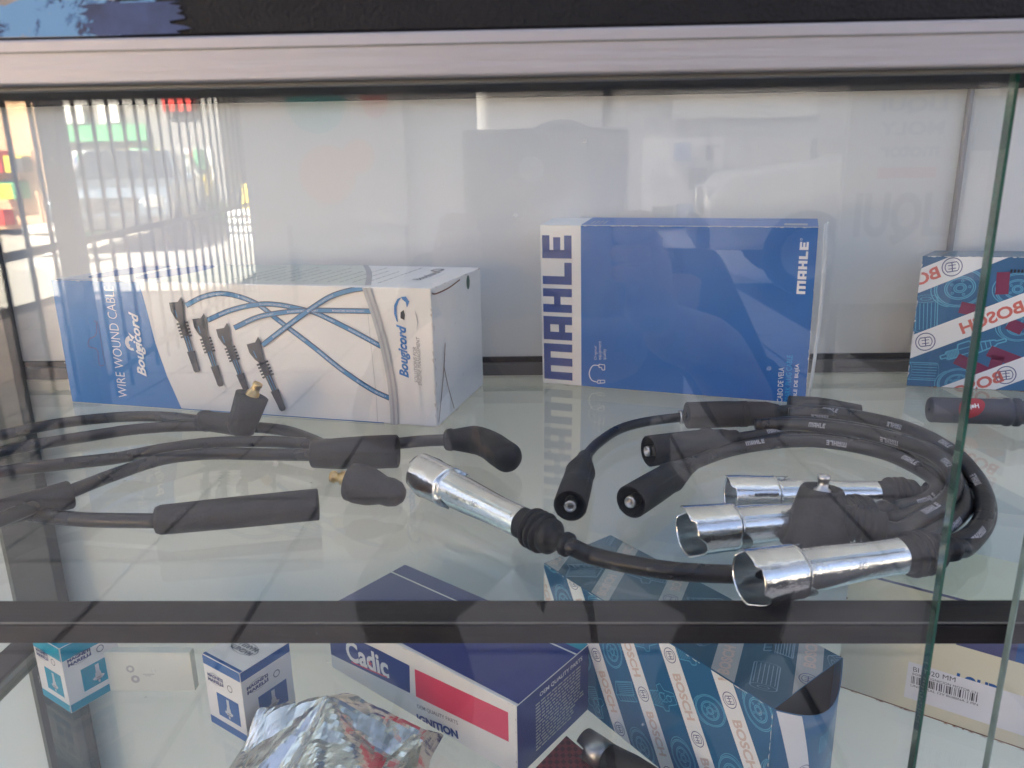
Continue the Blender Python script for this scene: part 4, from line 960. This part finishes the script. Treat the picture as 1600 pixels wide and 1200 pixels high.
obj('oval_sticker', st, M['plum_red'], T, bo)
wd = fit_text('Hepu', .010, .0045, .03, .3); mb = MB()
for tri in wd: mb.add([onb(.0255-x+y*.25, y, .00985) for x, y in tri], [(0, 1, 2)])
obj('lettering', mb, M['white_card2'], T, bo)

# --- silver foil bag on the lower shelf
T = Thing('foil_bag', 'crumpled silver foil bag slumped in front of the coil carton', 'foil bag', (-.14, .42, ZL))
mb = MB(); NX, NY = 62, 58; vs = []
c0 = V((-.158, .412, ZL)); peak = onZ(512, 1084, ZL+.052)-c0
def tri_(x): x = x % 1; return abs(2*x-1)
for j in range(NY+1):
    for i in range(NX+1):
        u, v = -1+2*i/NX, -1+2*j/NY
        x, y = u*.074+.012*v*v+.004*mnoise.noise((v*3, 1, 7)), v*.088+.010*(1-u*u)*(v > 0)*v+.003*mnoise.noise((u*4, 2, 1))
        dx, dy = x-peak.x, y-peak.y; th = math.atan2(dy, dx)/6.2832; rr = math.hypot(dx, dy)
        w1 = mnoise.noise((x*14, y*14, 3))*.16
        q = (x+.006*mnoise.noise((x*30, y*30, 9)), y+.006*mnoise.noise((x*30+5, y*30, 9)))
        v1 = mnoise.voronoi((q[0]*38, q[1]*30, 1))[0]; v2 = mnoise.voronoi((q[0]*95, q[1]*80, 4))[0]
        sl = .26+.42*tri_(th*3+.15+w1)+.18*tri_(th*7+.4+w1*2)
        h = .050-sl*rr
        h += min(1, rr/.018)*(.0045*(v1[1]-v1[0])+.0012*(v2[1]-v2[0])) - .003*min(1, rr/.02)
        h = max(h, .004+.010*v1[0]+.003*v2[0])
        e_ = max(abs(u), abs(v)); h = max(.0015, h*(1 if e_ < .9 else 1-(e_-.9)*7))
        vs.append(c0+V((x, y, h)))
mb.add(vs, [(j*(NX+1)+i, j*(NX+1)+i+1, (j+1)*(NX+1)+i+1, (j+1)*(NX+1)+i) for j in range(NY) for i in range(NX)], False)
obj('foil_sheet', mb, M['foil'], T)
# --- chromed socket on the lower shelf
T = Thing('socket_connector', 'dark chromed socket with a black boot lying at the bottom of the lower shelf', 'connector', (.07, .42, ZL))
p0 = onZ(913, 1160, ZL+.024); p1 = onZ(1010, 1225, ZL+.024); d = (p1-p0).normalized()
so_ = obj('chrome_socket', lathe(MB(), p0, d, [(0, .0098), (.012, .0100), (.022, .0098)], 40, shift=lambda th, k: (.007 if k == 0 and 1.0 < th < 2.4 else 0)), M['dark_steel'], T, solid=-.0008)
obj('socket_inside', lathe(MB(), p0, d, [(.006, .0090), (.0061, .0001)], 30), M['cavity'], T, so_)
obj('rubber_boot', lathe(MB(), p0+d*.021, d, [(0, .0080), (.002, .0105), (.02, .0125), (.05, .0130), (.09, .012)], 36, cap1=True), M['rubber'], T)

# ================================================================== THE STREET THAT THE GLASS REFLECTS
FZ = -.815
def struct(name, mb, m, **k): o = obj(name, mb, m, **k); o['kind'] = 'structure'; return o
MIRY = 2*GY
def rv(px, py, dep):                        # point on the street side whose mirror image lies at that depth
    p = onY(px, py, dep); return V((p.x, MIRY-p.y, p.z))
pv = struct('pavement', MB().box((-4.2, -6.3, FZ-.11), (5.0, .9, FZ-.006)), M['joint'])
me0 = None; R = random.Random(2)
def tile_mesh():
    mb = MB().box((-.1915, -.1915, 0), (.1915, .1915, .010)); o = obj('paving_stone', mb, M['tile'], bevel=.003); return o
first = True
for i in range(14):
    for j in range(16):
        x, y = -1.47+.2+.40*(i-6), -1.28+.2-.40*(j-3)
        if first: o = tile_mesh(); base = o; first = False
        else: o = base.copy(); COL.objects.link(o)
        o.parent = pv; o.location = (x, y, FZ-.0055+R.uniform(-.0012, .0012)); o.rotation_euler = (R.uniform(-.003, .003), R.uniform(-.003, .003), 0)
struct('street', MB().box((-70, -70, FZ-.25), (60, 14, FZ-.12)), M['concrete'])
# shop that the cabinet stands in front of; it throws the shade
T = Thing('shop_building', 'plastered shop front that the glass cabinet stands against, with an unseen upper wall added for shade', 'building', (0, 3, FZ))
obj('wall', MB().box((-7, .78, FZ), (9, 6, 5.6)), M['plaster'], T)
obj('roof', MB().box((-7.2, .6, 5.61), (-5.41, 6.2, 5.8)), M['soffit'], T)
obj('shade_wall', MB().box((-5.3, .80, 5.61), (9, 6, 22)), M['plaster'], T)  # unseen upper storeys, added tall to keep the street behind the camera shaded
obj('shade_wall_cap', MB().box((-5.4, .7, 22.001), (9.1, 6.1, 22.3)), M['soffit'], T)
# railing
T = Thing('railing', 'dark iron railing of upright bars between pavement and street', 'railing', (-1.81, -2.05, FZ))
A = rv(3, 411, 2.6); dirv = V((-.164, -1, 0)).normalized(); A = V((A.x, A.y, 0))
for k in range(-3, 26):
    p = A+dirv*(.205*k); mb = lathe(MB(), V((p.x, p.y, FZ)), (0, 0, 1), [(0, .0095), (2.2, .0095)], 8); obj('bar', mb, M['iron'], T)
a_, b_ = A-dirv*.6, A+dirv*5.2; n_ = dirv.cross(V((0, 0, 1)))
for z, hh in ((A.z+rv(3, 411, 2.6).z, .030), (FZ+.10, .03), (1.25, .05)):
    obj('rail', MB().obox(V((a_.x, a_.y, z))-n_*.012, b_-a_, n_*.024, V((0, 0, hh))), M['iron'], T)
T = Thing('steel_post', 'grey square steel post standing in the line of the railing', 'post', (-1.6, -2.2, FZ))
p = rv(74, 160, 2.75); obj('shaft', MB().box((p.x-.035, p.y-.035, FZ), (p.x+.035, p.y+.035, 1.75)), M['steelpost'], T, bevel=.004)
obj('foot_plate', MB().box((p.x-.08, p.y-.08, FZ), (p.x+.08, p.y+.08, FZ+.008)), M['steelpost'], T)
# buildings across the street
def building(name, label, x0, x1, y, h, m, cols, signs):
    T = Thing(name, label, 'building', ((x0+x1)/2, y, FZ))
    obj('wall', MB().box((x0, y-5, FZ), (x1, y, FZ+h)), M[m], T)
    n = cols
    for k in range(n):
        a = x0+(x1-x0)*(k+.15)/n; b = x0+(x1-x0)*(k+.85)/n
        w_ = obj('window', MB().box((a, y, FZ+3.4), (b, y+.06, FZ+4.9)), M['whitep'], T); obj('pane', MB().box((a+.08, y+.062, FZ+3.68), (b-.08, y+.07, FZ+4.82)), M['window'], T, w_)
        for q in range(9):
            gx = a+.1+(b-a-.3)*R.random(); gz = FZ+.1+R.choice((0, .5, 1.0)); gw = R.uniform(.12, .4)
            obj('shop_goods', MB().box((gx, y+.052+.01*q, gz), (gx+gw, y+.35+.01*q, gz+R.uniform(.2, .45))), M[R.choice(('yellow', 'whitep', 'redsign', 'green', 'signdark', 'ochre', 'whitep', 'window', 'poster_blue') if x1 < -6 else ('signdark', 'soffit', 'poster_blue', 'plaster', 'window'))], T)
        d_ = obj('shutter', MB().box((a, y, FZ+.1), (b, y+.05, FZ+1.5)), M[(('whitep', 'yellow', 'whitep', 'ochre', 'window') if x1 < -6 else ('plaster', 'wallgrey', 'soffit', 'plaster', 'wallgrey'))[k % 5]], T)
    obj('roof', MB().box((x0-.1, y-5.1, FZ+h+.002), (x1+.1, y+.25, FZ+h+.2)), M['soffit'], T)
    for (a, b, z0, z1, mm, txt) in signs:
        z0 *= .76; z1 *= .76; s_ = obj('sign_board', MB().box((a, y+.08, FZ+z0), (b, y+.20, FZ+z1)), M[mm], T)
        if txt:
            F_ = Face((b, y+.203, FZ+z0), (-1, 0, 0), (0, 0, 1), b-a, z1-z0)
            F_.put('sign_lettering', xf(fit_text(txt, (b-a)*.8, (z1-z0)*.5, .04), (b-a)/2, (z1-z0)/2), M['signdark'] if mm in ('yellow', 'whitep') else M['whitep'], T, 20, s_)
building('shop_block', 'ochre shop block with yellow signs across the street', -15.5, -9.6, -15, 6.5, 'ochre', 4, [(-13.6, -11.8, 2.35, 3.0, 'signdark', ''), (-13.4, -12.4, 2.45, 2.9, 'yellow', ''), (-11.7, -10.8, 2.2, 3.2, 'yellow', '')])
building('shop_block', 'grey shop block with a green awning across the street', -9.5, -6.2, -15.4, 7.5, 'wallgrey', 3, [(-9.4, -7.6, 2.2, 2.6, 'green', ''), (-9.2, -8.8, 2.65, 3.1, 'whitep', ''), (-8.5, -8.1, 2.65, 3.1, 'whitep', ''), (-7.2, -6.6, 2.9, 3.6, 'redsign', '')])
building('shop_block', 'dark grey shop block farther along the street', -6.1, 1.5, -16.5, 6.8, 'wallgrey', 5, [(-5.6, -4.4, 2.3, 3.0, 'yellow', ''), (-3.5, -2, 2.4, 3, 'soffit', '')])  # this block and the next have walls darkened to stand for shade
building('shop_block', 'grey shop block behind the parked white car', 1.7, 12, -14.0, 6.2, 'wallgrey', 5, [(2.5, 5, 2.4, 3, 'soffit', '')])
for k, (x, y, w_) in enumerate(((-8.6, -13.9, .4), (-5.0, -13.6, .4))):
    T = Thing('pavement_sign', ('yellow folding sign standing in the sun left of the parked blue car', 'yellow folding sign standing in the sun right of the parked blue car', 'wide yellow folding sign before the ochre shop block')[k], 'sign', (x, y, FZ-.12))
    for sg in (-1, 1):
        o_ = V((x-w_/2, y+sg*.22, FZ-.12)); obj('sign_panel', MB().obox(o_, V((w_, 0, 0)), V((0, .02, 0)), V((0, -sg*.2, .95))), M['yellow'], T)
for k, (x, y, mm) in enumerate(((-6.3, -9.6, 'whitep'), (-5.0, -13.2, 'whitep'), (-8.6, -14.2, 'green'))):
    T = Thing('market_crate', ('white goods crate on the sunny street, nearest the railing', 'white goods crate on the sunny street, farther back', 'green goods crate against the ochre shop block')[k], 'crate', (x, y, FZ-.12))
    for q in range(4): obj('slat', MB().box((x-.3, y-.2, FZ-.12+.14*q), (x+.3, y+.2, FZ-.02+.14*q)), M[mm], T, bevel=.008)
# cars
def car(label, pos, rot, paint, s=1.):
    T = Thing('parked_car', label, 'car', pos); ca, sa = math.cos(rot), math.sin(rot); P0 = V(pos)
    def W(x, y, z): return P0+V((ca*x-sa*y, sa*x+ca*y, z))*1
    side = [(-2.1, .35), (-2.12, .75), (-1.95, .95), (-1.0, 1.05), (-.45, 1.52), (.9, 1.56), (1.6, 1.50), (2.0, 1.02), (2.1, .9), (2.12, .35)]
    hw = [.80, .84, .82, .84, .64, .64, .64, .80, .82, .80]
    vs = [W(x, -w_, z) for (x, z), w_ in zip(side, hw)]+[W(x, w_, z) for (x, z), w_ in zip(side, hw)]; n = len(side)
    fs = [tuple(range(n)), tuple(range(2*n-1, n-1, -1))]+[(i, n+i, n+(i+1) % n, (i+1) % n) for i in range(n)]
    b = obj('body', MB().add(vs, fs), M[paint], T, bevel=.05)
    obj('windscreen', MB().add([W(-1.0, -.74, 1.09), W(-1.0, .74, 1.09), W(-.5, .60, 1.50), W(-.5, -.60, 1.50)], [(0, 1, 2, 3)]), M['window'], T, solid=.02)
    obj('rear_window', MB().add([W(1.98, -.68, 1.08), W(1.98, .68, 1.08), W(1.64, .58, 1.46), W(1.64, -.58, 1.46)], [(0, 1, 2, 3)]), M['window'], T, solid=.03)
    for sg in (-1, 1):
        for x0, x1, x2, x3 in ((-.85, .15, .15, -.42), (.22, 1.25, 1.15, .22), (1.32, 1.82, 1.55, 1.22)):
            obj('side_window', MB().add([W(x0, sg*.83, 1.08), W(x1, sg*.83, 1.08), W(x2, sg*.665, 1.46), W(x3, sg*.665, 1.46)], [(0, 1, 2, 3)]), M['window'], T, solid=.02)
        obj('headlight', MB().obox(W(-2.14, sg*.62-.14, .66), W(.1, 0, 0)-W(0, 0, 0), W(0, .28, 0)-W(0, 0, 0), V((0, 0, .18))), M['lamp'], T, bevel=.03)
        obj('mirror', MB().obox(W(-.75, sg*.95-.09, 1.02), W(.1, 0, 0)-W(0, 0, 0), W(0, .18, 0)-W(0, 0, 0), V((0, 0, .14))), M[paint], T, bevel=.03)
        for x in (-1.35, 1.35):
            wh = obj('wheel', lathe(MB(), W(x, sg*.66, .33), W(0, sg, 0)-W(0, 0, 0), [(0, .1), (0, .30), (.03, .33), (.17, .33), (.2, .30), (.2, .20)], 28), M['tyre'], T)
            obj('rim', lathe(MB(), W(x, sg*.66, .33), W(0, sg, 0)-W(0, 0, 0), [(.2, .20), (.17, .18), (.17, .04), (.19, .0)], 20), M['alum'], T, wh)
    obj('grille', MB().obox(W(-2.135, -.40, .62), W(.05, 0, 0)-W(0, 0, 0), W(0, .8, 0)-W(0, 0, 0), V((0, 0, .2))), M['signdark'], T)
    obj('bumper', MB().obox(W(-2.20, -.80, .36), W(.12, 0, 0)-W(0, 0, 0), W(0, 1.6, 0)-W(0, 0, 0), V((0, 0, .2))), M['signdark'], T, bevel=.03)
car('slate blue hatchback parked in the sun beyond the railing', (-6.7, -12.8, FZ-.12), math.radians(-105), 'car_blue')
car('white hatchback parked behind the photographer', (3.6, -6.2, FZ), math.radians(8), 'car_white')
# wall and poster boards behind the pavement
T = Thing('side_wall', 'short pale plaster wall beside the railing end', 'wall', (-1.4, -5.4, FZ))
obj('wall', MB().box((-2.15, -5.75, FZ), (-.42, -5.4, 1.75)), M['plaster'], T)
def poster(label, loc, w_, h_, bm):
    T = Thing('poster_board', label, 'poster', loc); x, y, z = loc
    obj('board', MB().box((x-w_/2, y-.012, z), (x+w_/2, y, z+h_)), M[bm], T)
    obj('leg', MB().box((x-w_/2, y-.04, FZ), (x-w_/2+.03, y-.0125, z+h_)), M['alum_dark'], T); obj('leg', MB().box((x+w_/2-.03, y-.04, FZ), (x+w_/2, y-.0125, z+h_)), M['alum_dark'], T)
    return T, Face((x+w_/2, y+.001, z), (-1, 0, 0), (0, 0, 1), w_, h_)
T, F_ = poster('colourful poster with round teal, coral and orange shapes on the pale wall', (-1.40, -5.34, -.20), .93, 1.25, 'plaster')
F_.put('poster_shape', disc(.63, .88, .22), M['teal_b'], T, 20); F_.put('poster_shape', disc(.20, .90, .10, 28, .14), M['coral_b'], T, 21)
F_.put('poster_shape', disc(.58, .37, .21), M['orange_b'], T, 20); F_.put('poster_shape', disc(.34, .50, .12), M['orange_b'], T, 21)
T, F_ = poster('tall white poster board with oil brand lettering behind the photographer', (1.42, -2.50, -.35), .46, .86, 'plaster')
F_.put('lettering', xf(fit_text('LIQUI', .24, .06, .04), .23, .74)+xf(fit_text('MOLY', .24, .05, .04), .23, .66)+xf(fit_text('motor', .22, .05, .03), .23, .58), M['poster_blue'], T, 20)
F_.put('lettering', xf(fit_text('LIQUI', .36, .20, .04), .23, .33), M['signdark'], T, 20)
F_.put('colour_bar', rect(.12, .48, .34, .52), M['redsign'], T, 20)
T, F_ = poster('wide white poster board with large oil brand lettering at the right', (1.98, -2.3, -.30), .52, .86, 'plaster')
F_.put('lettering', xf(fit_text('Motorey', .40, .10, .04), .26, .62), M['coral_b'], T, 20); F_.put('lettering', xf(fit_text('LIQUI', .46, .24, .05), .26, .25), M['poster_blue'], T, 20)
F_.put('colour_bar', rect(.05, .46, .47, .52), M['signdark'], T, 20)

# ================================================================== PHOTOGRAPHER (seen only as a reflection)
T = Thing('person', 'person crouching in a dark shirt, holding up a phone towards the glass', 'person', (.04, -.62, FZ))
def skin_body(name, joints, edges, m, parent=None, lvl=2):
    me = bpy.data.meshes.new(name); me.from_pydata([tuple(V(j[0])-T.loc) for j in joints], edges, []); o = bpy.data.objects.new(name, me); COL.objects.link(o)
    o.parent = parent or T.e; me.materials.append(m)
    md = o.modifiers.new('skin', 'SKIN'); md.use_smooth_shade = True
    for i, j in enumerate(joints):
        r = j[1]; me.skin_vertices[0].data[i].radius = (r, r) if isinstance(r, (int, float)) else r
    me.skin_vertices[0].data[0].use_root = True
    sb = o.modifiers.new('sub', 'SUBSURF'); sb.levels = sb.render_levels = lvl; return o
cx = .05
J = [((cx, -.78, -.36), (.15, .12)), ((cx, -.74, -.22), (.145, .11)), ((cx, -.68, -.12), (.16, .11)), ((cx, -.62, .0), (.12, .08)), ((cx, -.58, .04), .055), ((cx, -.54, .07), .05),
     ((cx-.19, -.62, .0), .075), ((cx-.27, -.50, -.18), .048), ((cx-.15, -.24, .0), .036), ((cx-.10, -.11, .05), .026),
     ((cx+.19, -.62, .0), .075), ((cx+.27, -.50, -.18), .048), ((cx+.14, -.24, .0), .036), ((cx+.06, -.11, .05), .026),
     ((cx-.11, -.74, -.40), .095), ((cx-.24, -.36, -.38), .072), ((cx-.20, -.62, -.72), .045), ((cx-.20, -.48, -.78), .038),
     ((cx+.11, -.74, -.40), .095), ((cx+.24, -.36, -.38), .072), ((cx+.20, -.62, -.72), .045), ((cx+.20, -.48, -.78), .038)]
E_ = [(0, 1), (1, 2), (2, 3), (3, 4), (4, 5), (3, 6), (6, 7), (7, 8), (8, 9), (3, 10), (10, 11), (11, 12), (12, 13), (0, 14), (14, 15), (15, 16), (16, 17), (0, 18), (18, 19), (19, 20), (20, 21)]
body = skin_body('body', J, E_, M['skin'])
g_ = 1.12
def grow(idx, k=g_): return [(J[i][0], tuple(x*k for x in J[i][1]) if isinstance(J[i][1], tuple) else J[i][1]*k) for i in idx]
skin_body('shirt', grow([1, 0, 2, 3, 6, 7, 10, 11]) + [((cx-.22, -.38, -.06), .05), ((cx+.22, -.38, -.06), .05)], [(0, 1), (0, 2), (2, 3), (3, 4), (4, 5), (3, 6), (6, 7), (5, 8), (7, 9)], M['shirt'])
skin_body('trousers', grow([0, 14, 15, 16, 18, 19, 20]), [(0, 1), (1, 2), (2, 3), (0, 4), (4, 5), (5, 6)], M['trousers'])
def ball(c, r, n=20, m=14, f=None):
    mb = MB(); vs = []
    for i in range(m+1):
        ph = math.pi*i/m
        for k in range(n):
            th = 2*math.pi*k/n; p = V((math.sin(ph)*math.cos(th), math.sin(ph)*math.sin(th), math.cos(ph)))
            if f: p = f(p)
            vs.append(V(c)+V((p.x*r[0], p.y*r[1], p.z*r[2])))
    return mb.add(vs, [(i*n+k, i*n+(k+1) % n, (i+1)*n+(k+1) % n, (i+1)*n+k) for i in range(m) for k in range(n)], True)
hc = V((cx-.01, -.50, .118))
def headf(p):
    q = p.copy()
    if p.z < 0: q.x *= 1-.28*(-p.z)**1.5; q.y = q.y*(1-.12*-p.z)+.10*(-p.z)
    if p.y > .85 and abs(p.x) < .25: q.y += .13*math.exp(-((p.z+.12)/.16)**2)
    if p.y > .6 and .1 < p.z < .3: q.y -= .05
    return q
hd = obj('head', ball(hc, (.077, .095, .115), 36, 26, headf), M['skin'], T)
for sg in (-1, 1):
    obj('ear', ball(hc+V((sg*.077, -.005, -.01)), (.010, .018, .030), 12, 8), M['skin'], T, hd)
    obj('eye', ball(hc+V((sg*.030, .083, .012)), (.012, .010, .008), 12, 8), M['whitep'], T, hd)
obj('mouth', ball(hc+V((0, .088, -.058)), (.022, .008, .006), 12, 8), M['coral_b'], T, hd)
obj('hair', ball(hc+V((0, -.016, .022)), (.083, .096, .108), 28, 18), M['hair'], T, hd)
ph = Thing('phone', 'black phone held up in both hands in front of the glass', 'phone', (.0, -.02, .185))
obj('phone_body', MB().box((-.050, -.030, .075), (.070, -.021, .213)), M['phone'], ph, bevel=.0042)
obj('lens', lathe(MB(), V((.0, -.021, .185)), (0, 1, 0), [(0, .009), (.002, .009), (.002, .006), (.0015, .0001)], 20), M['lamp'], ph)
for sg, hx in ((-1, -.050), (1, .070)):
    w0 = V((cx-.10 if sg < 0 else cx+.06, -.11, .05)); pc = V((hx+sg*.012, -.040, .105))
    Jh = [(w0, .024), (w0.lerp(pc, .5), (.026, .020)), (pc, (.030, .018))]; Eh = [(0, 1), (1, 2)]
    for k in range(4):
        z = .108+.014*k-(.004 if k == 3 else 0); b0_ = len(Jh); l = (1, 1.08, 1, .82)[k]
        Jh += [(V((hx+sg*.010, -.036, z)), .0095), (V((hx+sg*.012, -.012, z+.002)), .0085), (V((hx-sg*.014*l, -.012, z+.003)), .0070)]; Eh += [(2, b0_), (b0_, b0_+1), (b0_+1, b0_+2)]
    b0_ = len(Jh); Jh += [(V((hx+sg*.006, -.040, .090)), .011), (V((hx-sg*.020, -.038, .086)), .009)]; Eh += [(2, b0_), (b0_, b0_+1)]
    skin_body('hand', Jh, Eh, M['skin'], body, 1)
for sg in (-1, 1): obj('shoe', ball(V((cx+sg*.20, -.50, FZ+.05)), (.05, .14, .052), 18, 10), M['signdark'], T)
